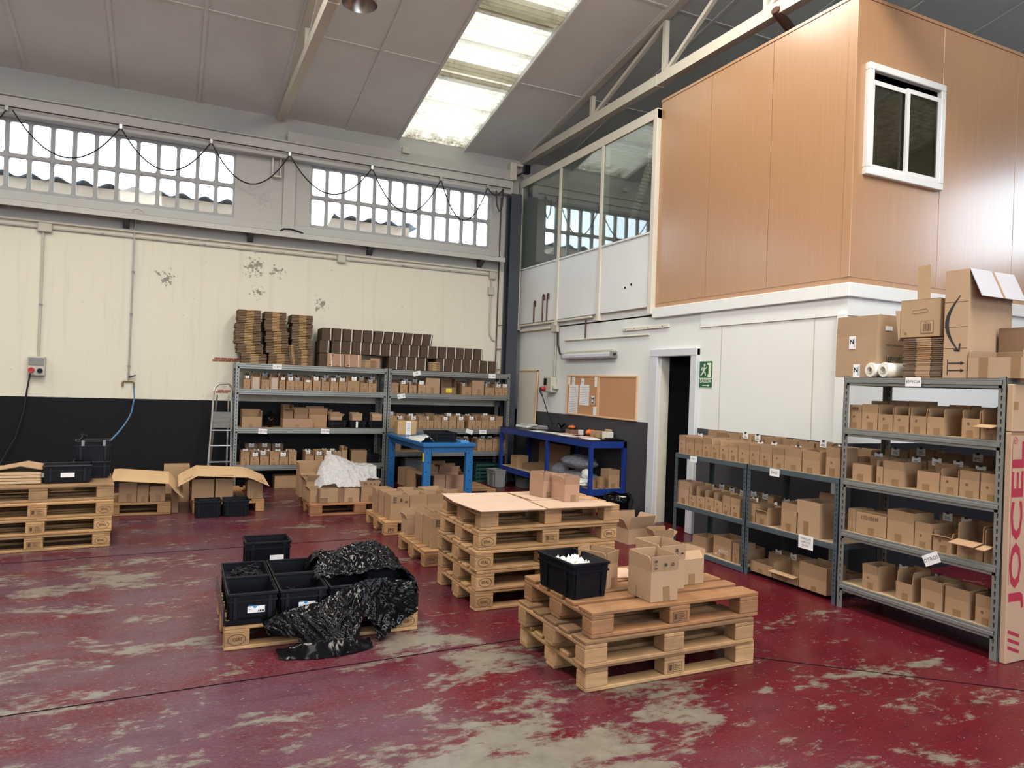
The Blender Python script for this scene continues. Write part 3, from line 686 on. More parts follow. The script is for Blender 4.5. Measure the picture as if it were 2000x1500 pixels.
# ---------------------------------------------------------------- shelving racks
def rack(name, label, L, D, H, levels, loc, rz, mat='rack', deck=True, thick=.06, lightduty=False):
    """local: x along the front (0..L), y depth (0 front..D), levels = top heights of the boards"""
    t = thing(name, label, 'shelf rack', loc, rz)
    pw = .05 if not lightduty else .04
    def upright(x, y, sx, sy):
        m = MB(); m.box(*sorted((x, x + sx * pw)), *sorted((y, y + sy * .003)), 0, H).box(*sorted((x, x + sx * .003)), *sorted((y, y + sy * pw)), 0, H)
        m.build('upright', mat, t)
    for x, sx in ((0, 1), (L, -1)):
        for y, sy in ((0, 1), (D, -1)): upright(x, y, sx, sy)
    sm = MB(); z = .06
    while z < H - .03:
        for x, sx in ((0, 1), (L, -1)):
            for yy, e in ((0, -1), (D - .003, -1)):
                xc = x + sx * pw * .55
                if lightduty: sm.box(xc - .004, xc + .004, yy - .0012, yy, z, z + .018)
                else: sm.add([(xc - .006, yy - .0012, z + .03), (xc - .003, yy - .0012, z), (xc + .003, yy - .0012, z), (xc + .006, yy - .0012, z + .03)], [(0, 1, 2, 3)])
        z += .05 if not lightduty else .04
    o = sm.build('slot_row', 'slot', t); o['kind'] = 'stuff'
    for z in levels:
        for yf, s in ((-.004, 1), (D + .004, -1)):
            m = MB()
            if lightduty: m.box(pw * .2, L - pw * .2, *sorted((yf, yf + s * .02)), z - thick, z + .001, .002)
            else:
                m.prism([(yf, z), (yf + s * .02, z), (yf + s * .02, z - thick), (yf + s * .004, z - thick), (yf + s * .004, z - thick * .72), (yf - s * .004, z - thick * .66), (yf - s * .004, z - thick * .30), (yf + s * .003, z - thick * .24), (yf, z - thick * .2)], pw * .55, L - pw * .55, 'x')
            m.build('beam', mat, t)
        for x in (.004, L - .024): MB().box(x, x + .02, .03, D - .03, z - thick, z - .002).build('side_beam', mat, t)
        MB().box(.012, L - .012, .018, D - .018, z - .012, z + .001).build('shelf_board', 'chip', t)
    return t
def sticker(label, loc, rz, w, h, txt=None, size=.02, roll=0.0, cat='label', name='shelf_label', bold=.0):
    t = thing(name, label, cat, loc, rz)
    c = MB().box(-w / 2, w / 2, -.0015, .0015, -h / 2, h / 2).build('card', 'paper', t, rot=(0, roll, 0))
    if txt:
        for k, ln in enumerate(txt):
            o = lettering(ln, 'ink', size, c, (0, -.0022, (len(txt) - 1) / 2 * size * 1.05 - k * size * 1.05), FRONT, 1.0, bold)
    return t
RY = 10.99
rack('shelving_rack', 'grey steel rack carrying the tall stacks of flattened cardboard', 2.22, .5, 1.83, (1.82, 1.452, .892, .352), (.845, RY, 0), 0, thick=.075)
rack('shelving_rack', 'grey steel rack carrying the black strapped bundles, nearest the corner', 2.10, .5, 1.83, (1.815, 1.452, .893, .53), (3.075, RY, 0), 0, thick=.075)
RX = 4.80
rack('shelving_rack', 'tall grey steel rack at right with five loaded shelves', 1.225, .5, 1.812, (1.80, 1.402, 1.005, .602, .196), (RX, 4.025, 0), -PI / 2, thick=.062)
rack('low_rack', 'low slate-blue rack nearest the doorway', 1.04, .5, 1.0, (1.0, .482, .05), (RX, 6.085, 0), -PI / 2, 'rackblue', thick=.045, lightduty=True)
rack('low_rack', 'low slate-blue rack between the doorway rack and tall grey rack', 1.005, .5, 1.0, (1.0, .475), (RX, 5.04, 0), -PI / 2, 'rackblue', thick=.045, lightduty=True)

ROWS = {
'A2':(11.0,1.452,[(0.96,1.052,0.135,0,'c'),(1.062,1.185,0.178,0,''),(1.2,1.315,0.138,0.048,'b'),(1.323,1.44,0.178,0,''),(1.448,1.534,0.134,0.066,'bc'),(1.549,1.665,0.132,0.066,'bc'),(1.671,1.789,0.13,0.071,'bc'),(1.8,1.916,0.153,0.036,'bw'),(1.929,2.045,0.145,0.061,'bc'),(2.058,2.175,0.137,0.056,'bc'),(2.188,2.305,0.136,0.061,'bc'),(2.314,2.434,0.14,0.068,'bc'),(2.446,2.631,0.16,0.073,'bc'),(2.645,2.759,0.136,0.04,'b'),(2.769,2.894,0.132,0.061,'bc')]),
'A4':(11.0,0.352,[(0.956,1.076,0.12,0.07,'fc'),(1.084,1.207,0.118,0.083,'bc'),(1.218,1.343,0.123,0.071,'bc'),(1.355,1.481,0.115,0.072,'fc'),(1.486,1.612,0.114,0.066,'bc'),(1.619,1.732,0.143,0.06,'fc'),(1.858,1.986,0.128,0.067,'bc'),(1.998,2.122,0.127,0.08,'bc'),(2.131,2.258,0.138,0.061,'bc'),(2.265,2.392,0.124,0.06,'fc'),(2.397,2.478,0.204,0,'')]),
'B2':(11.0,1.452,[(3.129,3.245,0.093,0.064,'f'),(3.273,3.39,0.134,0.048,'bc'),(3.42,3.541,0.128,0.052,'bc'),(3.568,3.695,0.136,0.036,'bc'),(3.697,3.929,0.25,0,'s'),(3.958,4.212,0.11,0.157,'bky'),(4.311,4.477,0.13,0.061,'bc'),(4.487,4.704,0.237,0,'s'),(4.726,4.892,0.13,0.061,'bc'),(4.904,5.028,0.132,0.057,'bc'),(5.036,5.16,0.136,0.064,'bc')]),
'B3':(11.0,0.893,[(3.12,3.243,0.135,0.065,'f'),(3.254,3.417,0.126,0.059,'bc'),(3.428,3.582,0.133,0.055,'bc'),(3.59,3.717,0.129,0.066,'f'),(3.728,3.844,0.13,0.061,'bc'),(3.854,3.969,0.132,0.066,'f'),(3.983,4.099,0.133,0.067,'bc'),(4.113,4.23,0.14,0.06,'f'),(4.247,4.375,0.136,0.068,'bc'),(4.448,4.571,0.144,0.074,'bc'),(4.576,4.678,0.139,0.069,'b'),(4.684,4.807,0.141,0.068,'f'),(4.812,4.935,0.142,0.069,'bc'),(4.944,5.064,0.143,0.07,'f')]),
'B4':(11.0,0.53,[(3.115,3.321,0.189,0,'s'),(4.056,4.177,0.127,0.056,'bc'),(4.193,4.307,0.127,0.056,'bc'),(4.331,4.453,0.126,0.08,'bc'),(4.624,4.755,0.137,0.057,'fc'),(4.767,4.886,0.137,0.057,'f'),(4.899,5.023,0.136,0.064,'fc'),(5.035,5.15,0.142,0.052,'bc')]),
'E2':(4.83,1.402,[(3.988,3.878,0.128,0.056,'f'),(3.876,3.74,0.13,0.063,'f'),(3.734,3.61,0.123,0.068,'b'),(3.606,3.484,0.123,0.07,'b'),(3.474,3.35,0.124,0.067,'b'),(3.344,3.221,0.124,0.066,'b'),(3.099,2.978,0.128,0.062,'b'),(2.972,2.85,0.094,0.099,'ko')]),
'E3':(4.83,1.005,[(3.944,3.785,0.126,0,'n'),(3.733,3.677,0.127,0.052,'b'),(3.674,3.51,0.114,0.064,'f'),(3.406,3.24,0.134,0,'n'),(3.232,3.107,0.119,0.059,'b'),(3.1,2.968,0.115,0.061,'f'),(2.96,2.843,0.115,0.059,'f')]),
'E4':(4.83,0.602,[(3.97,3.9,0.076,0.098,'f'),(3.898,3.635,0.159,0,'s'),(3.628,3.415,0.149,0.077,'f'),(3.409,3.283,0.116,0.059,'f'),(3.272,3.139,0.103,0.037,'d'),(3.101,2.93,0.116,0.11,'ok'),(2.923,2.86,0.108,0.104,'ok')]),
'E5':(4.83,0.196,[(3.823,3.692,0.118,0.067,'f'),(3.54,3.413,0.122,0.1,'b'),(3.346,3.19,0.122,0.073,'f'),(3.172,3.005,0.113,0.075,'f'),(2.966,2.847,0.108,0.082,'f')]),
'C1':(4.83,1.0,[(6.067,5.962,0.131,0.054,'f'),(5.955,5.825,0.12,0.056,'f'),(5.818,5.703,0.119,0.058,'f'),(5.697,5.58,0.126,0.061,'f'),(5.574,5.455,0.129,0.06,'b'),(5.449,5.329,0.125,0.063,'b'),(5.325,5.203,0.123,0.058,'b'),(5.196,5.054,0.119,0.063,'f'),(5.05,4.928,0.121,0.056,'f'),(4.923,4.775,0.113,0.071,'f')]),
'D1':(4.83,1.0,[(4.769,4.639,0.117,0.064,'f'),(4.634,4.449,0.116,0.076,'f'),(4.439,4.267,0.108,0.076,'f'),(4.197,4.056,0.152,0.084,'f')]),
'C2':(4.83,0.482,[(6.075,5.887,0.147,0.084,'f'),(5.879,5.77,0.107,0.118,'b'),(5.763,5.639,0.114,0.079,'b'),(5.632,5.505,0.123,0.068,'b'),(5.498,5.39,0.112,0.071,'b'),(5.383,5.275,0.108,0.069,'f'),(5.269,5.15,0.11,0.063,'f')]),
'D2':(4.83,0.475,[(5.03,4.954,0.169,0,'n'),(4.944,4.809,0.117,0.039,'d'),(4.648,4.464,0.179,0.062,'f'),(4.478,4.235,0.29,0,'n')]),
'C3':(4.85,0.05,[(5.828,5.625,0.048,0.097,'f'),(5.513,5.265,0.115,0.088,'f'),(5.246,5.158,0.11,0.074,'f')]),
'D3':(4.85,0.03,[(5.012,4.749,0.092,0.066,'n'),(4.74,4.457,0.075,0.063,'ok'),(4.448,4.165,0.108,0.111,'f')]),
}
PH = {'A2': 'upper shelf, left back rack', 'A4': 'bottom shelf, left back rack', 'B2': 'upper shelf, right back rack', 'B3': 'third shelf, right back rack', 'B4': 'bottom shelf, right back rack',
      'E2': 'second shelf, tall right rack', 'E3': 'middle shelf, tall right rack', 'E4': 'fourth shelf, tall right rack', 'E5': 'bottom shelf, tall right rack',
      'C1': 'top of doorway rack', 'D1': 'top of middle low rack', 'C2': 'middle shelf, doorway rack', 'D2': 'middle shelf, middle low rack', 'C3': 'floor board, doorway rack', 'D3': 'floor under middle low rack'}
DEPTH = {'A4': .21, 'B3': .2, 'A2': .2, 'B2': .2, 'B4': .2, 'E2': .2, 'E3': .2, 'E4': .22, 'E5': .2, 'C1': .2, 'D1': .2, 'C2': .2, 'D2': .22, 'C3': .2, 'D3': .22}
def place(rowname, u, v, zs, w, d):
    return ((u, v, zs), 0.0) if rowname[0] in 'AB' else ((v, u, zs), -PI / 2)
for nm, (v, zs, L) in ROWS.items():
    d = DEPTH[nm]
    for k, (u0, u1, h, fh, code) in enumerate(L):
        w = abs(u1 - u0) - .003; u = (u0 + u1) / 2
        fh = fh or .055
        ph = 'leftmost' if k == 0 else 'rightmost' if k == len(L) - 1 else ORD[k] + ' from left'
        adj = 'open'; fl = ''; c = TAN; dd = d
        if 's' in code: adj = 'closed'
        elif 'f' in code: fl = 'f%g:%g b%g:%g l%g r%g' % (random.uniform(-3, 6), fh, random.uniform(-4, 3), fh * random.uniform(.9, 1.1), random.uniform(-3, 4), random.uniform(-4, 4)); adj = 'flapped'
        elif 'd' in code: fl = 'f70 b5 l-4 r10'; adj = 'half-open'
        elif 'o' in code: fl = 'f100 b4:%g l0 r0' % max(fh, .07); adj = 'lidded'
        elif 'n' in code: adj = 'flapless'; fl = 'b5'
        else: fl = 'b%g:%g l%g:%g r%g:%g' % (random.uniform(-4, 3), fh, random.uniform(-6, 3), fh * .9, random.uniform(-3, 5), fh * .9)
        if 'k' in code and nm == 'B2': c = BROWN
        if nm in ('B2', 'B4') and 's' in code: c = PINK if k != 4 else PALE
        if nm == 'E4' and k == 1: dd = .26
        if nm in ('C1', 'C2') and k == 0: c = PINK
        if nm == 'D2' and k == 3: dd = .26; c = PALE
        adj2 = ' with white card' if 'c' in code else ''
        lab = '%s cardboard box%s, %s in front, %s' % (adj, adj2, ph, PH[nm])
        if nm == 'E4' and k == 1: lab = 'taped box printed with a number, fourth shelf, tall right rack'
        loc, rz = place(nm, u, v, zs + .003, w, dd)
        t = carton(lab, loc, w, dd, h, rz, fl, fh, c, tp=True, dot=(w < .16 and 'x' not in code and random.random() < .75), closed='s' in code, group='boxes in the front row, ' + PH[nm])
        if 'c' in code:
            if 'b' in code: name_card(t, random.uniform(-.012, .012), .012 if random.random() < .6 else dd - .012, h - .012 + .02, rx=random.uniform(-.15, .15), s=min(1.15, w / .11))
            else: name_card(t, 0, .012, h + fh * .25, s=min(1.0, w / .11))
        if 'w' in code: tape(t, 0, -.003, h - .03, .055, .03, 'paper', name='label')
        if 'y' in code: tape(t, .0, -.003, h * .25, .1, .07, 'plug', name='label')
        if nm == 'E4' and k == 1:
            lettering('1172120149', 'ink', .042, t, (-.01, -.002, h * .78), FRONT, .72)
            lettering('@ x', 'ink', .035, t, (.03, .05, h + .0015), (0, 0, 0))
            tape(t, .0, .05, h + .001, w * .98, .003, 'tape')
        if nm == 'C3' and k == 1: lettering('4000', 'inkwhite', .062, t, (.02, -.002, h * .55), FRONT, 1.1, .001); tape(t, -.08, -.002, h * .2, .03, .012, 'inkwhite', name='print_mark')
        if nm == 'E2' and k == 0: [tape(t, q, -.006, h + fh * .3, .012, .022, 'inkbrown', name='print_mark') for q in (-.02, .0, .02)]
        if code == '' : tape(t, .0, -.002, .005, w * .7, h * .9, 'cleartape', name='clear_tape')

# second and third rows of boxes standing behind the front rows: (shelf, u range, offset behind the front, count, height, card share, jitter)
BACK = [('A2', 1.0, 2.98, .24, 11, .215, .9), ('A4', .96, 1.72, .24, 5, .175, .9), ('A4', 1.86, 2.36, .23, 4, .185, 1), ('A4', 1.04, 1.6, .375, 3, .25, .5),
        ('B2', 3.2, 3.66, .24, 3, .2, .6), ('B2', 4.3, 5.12, .24, 5, .21, .6), ('B3', 3.12, 5.08, .225, 12, .22, .5), ('B4', 4.05, 4.56, .22, 4, .2, .9), ('B4', 4.6, 5.14, .23, 4, .2, .9),
        ('E2', 3.99, 2.87, .24, 7, .21, .25), ('E3', 3.97, 2.86, .23, 7, .18, .9), ('E3', 3.95, 2.88, .36, 5, .24, .5), ('E4', 3.4, 2.86, .25, 4, .2, .9), ('E5', 3.72, 2.87, .235, 6, .15, .6),
        ('C1', 6.06, 5.06, .215, 7, .175, .5), ('C1', 6.04, 5.06, .345, 6, .22, .3), ('D1', 5.03, 4.05, .215, 7, .18, .5), ('D1', 5.0, 4.05, .345, 5, .22, .3),
        ('C2', 5.9, 5.1, .21, 6, .145, 1), ('C2', 6.0, 5.1, .34, 6, .18, 1), ('D2', 5.02, 4.5, .235, 4, .145, 1), ('D2', 5.0, 4.3, .36, 5, .19, 1),
        ('C3', 5.9, 5.2, .24, 4, .12, .3), ('D3', 5.0, 4.12, .245, 5, .16, .4)]
cnt = {}
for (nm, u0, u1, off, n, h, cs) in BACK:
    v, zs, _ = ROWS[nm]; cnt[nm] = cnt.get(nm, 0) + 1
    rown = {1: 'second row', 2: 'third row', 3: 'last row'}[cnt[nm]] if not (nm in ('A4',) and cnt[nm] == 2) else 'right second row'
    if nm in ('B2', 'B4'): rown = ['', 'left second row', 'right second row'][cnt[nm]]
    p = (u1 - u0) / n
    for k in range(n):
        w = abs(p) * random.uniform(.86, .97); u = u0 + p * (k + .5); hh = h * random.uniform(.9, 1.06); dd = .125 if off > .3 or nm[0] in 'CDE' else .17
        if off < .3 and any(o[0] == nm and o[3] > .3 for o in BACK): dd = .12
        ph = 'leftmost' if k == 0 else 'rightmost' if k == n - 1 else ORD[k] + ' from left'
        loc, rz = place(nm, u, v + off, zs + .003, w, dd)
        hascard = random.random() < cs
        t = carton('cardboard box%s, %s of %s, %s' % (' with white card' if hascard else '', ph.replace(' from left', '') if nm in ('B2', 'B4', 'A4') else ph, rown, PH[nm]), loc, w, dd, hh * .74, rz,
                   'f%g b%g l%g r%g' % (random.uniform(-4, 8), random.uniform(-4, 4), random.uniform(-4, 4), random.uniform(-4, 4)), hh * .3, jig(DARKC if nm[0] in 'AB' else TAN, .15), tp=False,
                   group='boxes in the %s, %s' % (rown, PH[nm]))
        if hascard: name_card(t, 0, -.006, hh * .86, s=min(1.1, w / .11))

# other things on the left back rack
z3 = .8955
carton('brown cardboard box with raised back flap, left end of third shelf, left back rack', (1.09, 11.0, z3), .27, .3, .155, 0, 'b-3:.10 l-3:.09 r3:.09', c=TAN)
t = carton('wide pinkish closed box on the third shelf of left back rack', (1.735, 11.0, z3), .43, .32, .135, 0, '', c=PINK, closed=True)
carton('dark open cardboard box lying on the wide pinkish box, left one', (1.60, 11.06, z3 + .137), .14, .25, .14, .05, 'f90:.05 b0 l0 r0', c=BROWN, tp=False)
carton('small cardboard box with folded front on the wide pinkish box, right one', (1.78, 11.04, z3 + .137), .2, .2, .06, -.04, 'f5:.09 b0:.1 l0 r0', c=DARKC, tp=False)
carton('tall cardboard box with spread flaps behind the black crate, left back rack', (2.05, 11.17, z3), .27, .26, .19, 0, 'f25:.11 b0:.12 l20:.1 r50:.12', c=TAN, tp=False)
o = MB().grid(lambda u, v: (1.36 + (.06 + .05 * math.sin(PI * v)) * math.cos(2 * PI * u) * math.sin(PI * max(.04, v) ** .8), 11.18 + (.07 + .04 * math.sin(PI * v)) * math.sin(2 * PI * u) * math.sin(PI * max(.04, v) ** .8), z3 + .002 + .24 * v + .012 * math.sin(9 * u * 2 * PI)), 32, 12).build('plastic_sack', 'blackfilm', smooth=True)
tag(o, 'dark plastic sack between two boxes on third shelf, left back rack', 'bag')
def crate(label, loc, L, W, H, rz=0.0, mat='black', cat='crate', name='stacking_crate', group=None, rim=.016):
    """euro crate: L along x, W along y, tapered, open, with rim, ribs, hand grips"""
    t = thing(name, label, cat, loc, rz, group); k = .02
    lo = [(-L / 2 + k, k), (L / 2 - k, k), (L / 2 - k, W - k), (-L / 2 + k, W - k)]; hi = [(-L / 2 + .008, .008), (L / 2 - .008, .008), (L / 2 - .008, W - .008), (-L / 2 + .008, W - .008)]
    e = .006
    li = [(-L / 2 + k + e, k + e), (L / 2 - k - e, k + e), (L / 2 - k - e, W - k - e), (-L / 2 + k + e, W - k - e)]; hi2 = [(-L / 2 + .008 + e, .008 + e), (L / 2 - .008 - e, .008 + e), (L / 2 - .008 - e, W - .008 - e), (-L / 2 + .008 + e, W - .008 - e)]
    m = MB(); vs = [(x, y, .0) for x, y in lo] + [(x, y, H) for x, y in hi] + [(x, y, .006) for x, y in li] + [(x, y, H) for x, y in hi2]
    fs = [(0, 3, 2, 1), (8, 9, 10, 11)] + [(i, (i + 1) % 4, 4 + (i + 1) % 4, 4 + i) for i in range(4)] + [(8 + i, 12 + i, 12 + (i + 1) % 4, 8 + (i + 1) % 4) for i in range(4)] + [(4 + i, 4 + (i + 1) % 4, 12 + (i + 1) % 4, 12 + i) for i in range(4)]
    m.add(vs, fs).build('shell', mat, t)
    r = MB(); a = rim
    r.box(-L / 2, L / 2, 0, a, H - .018, H, .003).box(-L / 2, L / 2, W - a, W, H - .018, H, .003).box(-L / 2, -L / 2 + a, a, W - a, H - .018, H, .003).box(L / 2 - a, L / 2, a, W - a, H - .018, H, .003)
    r.box(-L / 2 + .004, L / 2 - .004, .003, .01, H - .055, H - .045).box(-L / 2 + .004, L / 2 - .004, W - .01, W - .003, H - .055, H - .045).box(-L / 2 + .003, -L / 2 + .01, .01, W - .01, H - .055, H - .045).box(L / 2 - .01, L / 2 - .003, .01, W - .01, H - .055, H - .045)
    r.build('rim', mat, t)
    for x in (-L * .34, L * .34): MB().prism([(x - .02, 0), (x + .02, 0), (x + .018, 0), (x - .018, 0)], 0, .001, 'y') if False else MB().box(x - .014, x + .014, .004, .016, .01, H - .018, .003).build('rib', mat, t)
    for s in (-1, 1): MB().box(*sorted((s * (L / 2 - .016), s * (L / 2 - .004))), W * .2, W * .2 + .026, .01, H - .018, .003).box(*sorted((s * (L / 2 - .016), s * (L / 2 - .004))), W * .8 - .026, W * .8, .01, H - .018, .003).build('rib', mat, t)
    return t
for k, (x, lab) in enumerate(((2.33, 'left'), (2.63, 'middle'), (2.92, 'right'))):
    t = crate('black crate with cardboard box inside, third shelf of left back rack, %s one' % lab, (x, 11.0, z3 + .001), .27, .38, .12, 0, group='black crates on the left back rack')
    if k == 1: tape(t, -.02, -.001, .01, .03, .09, 'paper', name='label')
    carton('small cardboard box standing in the %s black crate, left back rack' % lab, (x - .03 + .02 * k, 11.03, z3 + .012), .15 if k else .17, .2, .155, [.0, .03, -.06][k], 'f%d:.06 b%d:.07 l10 r%d' % (20 - 25 * k, -10, 45 if k == 0 else 5), c=PALE, tp=False)
carton('plain brown box at right end of bottom shelf, left back rack', (2.68, 11.08, .3555), .24, .26, .19, -.1, '', c=DARKC, closed=True)
crate('black crate beside the plain brown box, bottom shelf of left back rack', (2.9, 11.02, .3555), .2, .3, .13)
# under the two racks, on the floor
carton('printed brown carton lying under the left back rack', (1.62, 11.05, 0), .36, .3, .18, 0, '', c=TAN, closed=True, tp=False)
t = thing('styrofoam_slab', 'white foam slabs on the floor at the left back rack foot', 'packaging', (1.25, 11.0, 0)); MB().box(-.14, .0, 0, .3, 0, .1, .006).build('lower_slab', 'paper', t); MB().box(-.16, .03, 0, .3, .101, .2, .006).build('upper_slab', 'paper', t)
t = thing('translucent_tub', 'pale translucent tub under the right back rack', 'tub', (3.60, 11.1, 0)); MB().box(-.17, .17, 0, .3, 0, .40, .02).build('tub', 'clearbag', t); MB().box(-.18, .18, -.01, .31, .40, .42, .008).build('lid', 'greybin', t)
t = thing('green_crate', 'dark green slatted crate on the floor under the right back rack', 'crate', (4.86, 11.12, 0))
for z in (0, .066, .132, .198, .264): MB().box(-.2, .2, 0, .012, z, z + .04).box(-.2, .2, .3, .312, z, z + .04).box(-.2, -.188, .012, .3, z, z + .04).box(.188, .2, .012, .3, z, z + .04).build('slat', 'green', t)
for x in (-.2, -.14, .128, .188): MB().box(x, x + .012, -.006, 0, 0, .304).build('post', 'green', t)
MB().box(-.188, .188, .012, .3, 0, .01).build('bottom', 'green', t)
MB().box(.0, .035, -.009, -.0065, .15, .19).build('label', 'paper', t)
crate('grey crate on the floor by the dark corner column', (4.83, 10.5, 0), .2, .36, .27, 0, 'greybin')
crate('low grey crate under the blue workbench, left end', (5.24, 10.3, 0), .2, .34, .17, 0, 'greybin')
crate('black crate on the floor under the right back rack', (4.3, 11.15, 0), .4, .3, .24)
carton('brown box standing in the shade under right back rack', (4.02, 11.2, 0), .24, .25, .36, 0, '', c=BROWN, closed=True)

# flattened cardboard in stacked bundles: sheets lie flat, folded middle strip shows paler edges
def flat_bundle(label, loc, w, d, h, rz=0.0, group=None, c=(.115, .075, .045), mid=(.40, .255, .115), sheets=None, cat='cardboard bundle', midf=(.34, .68)):
    t = thing('flattened_boxes', label, cat, loc, rz, group)
    n = sheets or max(4, int(h / .021)); p = h / n
    dark = MB(); pale = MB()
    for k in range(n):
        j = random.uniform(-.008, .008); q = random.uniform(-.006, .006)
        dark.box(-w / 2 + j, w * (midf[0] - .5) + j, q + .004, d + q, k * p, k * p + p * .78); dark.box(w * (midf[1] - .5) + j, w / 2 + j, q + .006, d + q, k * p, k * p + p * .74)
        pale.box(w * (midf[0] - .5) + j * .5, w * (midf[1] - .5) + j * .5, q - .004, d + q, k * p, k * p + p * .72)
    o = dark.build('folded_sheets', 'card', t, color=jig(c)); o['kind'] = 'stuff'
    o = pale.build('sheet_edges', 'card', t, color=jig(mid)); o['kind'] = 'stuff'
    return t
zt = 1.8245
cols = [('left', [(1.09, .345, .145), (1.035, .345, .135), (1.0, .34, .16), (1.0, .33, .145), (1.015, .31, .19)][::1]),
        ('middle', [(1.455, .33, .165), (1.41, .31, .15), (1.40, .32, .165), (1.37, .30, .29 - .0)]),
        ('right', [(1.79, .25, .24), (1.755, .29, .19), (1.755, .30, .19), (1.75, .31, .13)])]
for cn, L in cols:
    z = zt
    for k, (x, w_, h) in enumerate(L):
        lab = 'tied bundle of flattened brown boxes, %s from the bottom of the %s stack' % (ORD[k], cn)
        flat_bundle(lab, (x, 11.02, z), w_, .42, h - .004, 0, 'flattened brown boxes stacked on the left back rack'); z += h
t = flat_bundle('thin bundle of flattened boxes leaning against the right brown stack', (1.64, 10.985, zt + .004), .10, .02, .29, 0, None, sheets=18, cat='cardboard bundle')
t.rotation_euler = (0, -.12, 0)
# black strapped bundles: flat dark boxes on edge in three layers, each its own strapped bundle
def edge_bundle(label, loc, w, h, d=.40, group=None, rz=0.0, tilt=0.0, c=(.034, .022, .019), strap=True):
    t = thing('strapped_bundle', label, 'cardboard bundle', loc, rz, group)
    n = max(4, int(w / .0135)); p = w / n; m = MB()
    for k in range(n):
        j = random.uniform(-.006, .006)
        m.add([(-w / 2 + k * p, j, 0), (-w / 2 + k * p + p * .85, j, 0), (-w / 2 + k * p + p * .85, d, 0), (-w / 2 + k * p, d, 0),
               (-w / 2 + k * p + tilt, j, h - abs(j)), (-w / 2 + k * p + p * .85 + tilt, j, h - abs(j)), (-w / 2 + k * p + p * .85 + tilt, d, h - abs(j)), (-w / 2 + k * p + tilt, d, h - abs(j))],
              [(0, 3, 2, 1), (4, 5, 6, 7), (0, 1, 5, 4), (1, 2, 6, 5), (2, 3, 7, 6), (3, 0, 4, 7)])
    o = m.build('upright_sheets', 'card', t, color=jig(c, .18)); o['kind'] = 'stuff'
    if strap:
        MB().add([(w * .3, -.009, 0), (w * .3 + .012, -.009, 0), (w * .3 + .012 + tilt, -.009, h), (w * .3 + tilt, -.009, h)], [(0, 1, 2, 3)]).box(w * .3 + tilt, w * .3 + .012 + tilt, -.009, d, h, h + .002).build('strap', 'strap', t)
    return t
G = 'black strapped bundles on the right back rack'
lay = [('bottom', zt, [2.09, 2.34, 2.58] + [3.16 + .155 * i for i in range(12)], .198), ('middle', zt + .205, [2.09] + [2.27 + .155 * i for i in range(16)], .185), ('top', zt + .397, [2.12 + .158 * i for i in range(11)], .185)]
for ln, z, xs_, h in lay:
    m = len(xs_)
    for k, x in enumerate(xs_):
        if ln == 'bottom' and 3.72 < x < 3.92: continue
        ph = 'leftmost' if k == 0 else 'rightmost' if k == m - 1 else ORD[k] + ' from left' if k < 18 else 'x'
        edge_bundle('dark strapped bundle of flat boxes on edge, %s in the %s layer' % (ph, ln), (x, 11.03 + random.uniform(-.01, .015), z), .148 if x > 2.3 or ln != 'bottom' else .15, h, group=G, tilt=.025 if ln == 'top' and x > 2.9 else .004)
for z, x0, x1, lab in ((zt + .199, 2.9, 4.93, 'thin grey board lying under the middle layer of black bundles'), (zt + .391, 2.05, 4.63, 'thin dark board lying under the top layer of black bundles')):
    o = MB().box(x0, x1, 11.06, 11.42, z, z + .004).build('board', 'greybin'); tag(o, lab, 'board')
for x, lab, w_, c in ((2.245, 'left', .245, PINK), (2.515, 'right', .245, PINK)):
    t = carton('pinkish flat carton with two white straps, standing on the left rack, %s one' % lab, (x, 10.965, zt), w_, .055, .195, 0, '', c=c, closed=True, tp=False)
    for sx in (-.06, .08):
        MB().bar((sx, -.003, 0), (sx - .012, -.003, .196), .009, .002, up=(0, 1, 0)).build('strap', 'strap', t)
    tape(t, -.04, -.002, .16, .02, .008, 'inkbrown', name='print_mark'); tape(t, -.08, -.002, .02, .03, .012, 'inkbrown', name='print_mark'); tape(t, .03, -.002, .02, .02, .006, 'inkbrown', name='print_mark')
flat_bundle('low bundle of flattened boxes in front of the strapped cartons', (2.735, 10.97, zt), .26, .05, .125, 0, sheets=9, c=(.34, .21, .12), mid=(.55, .36, .2))
flat_bundle('pale bundle of flattened boxes amid the black strapped bundles', (3.82, 10.985, zt), .19, .4, .14, 0, sheets=8, c=(.33, .22, .13), mid=(.62, .42, .19))
carton('short brown carton behind the low bundle, on the left rack', (2.86, 11.0, zt), .15, .03, .155, 0, '', c=PINK, closed=True, tp=False)

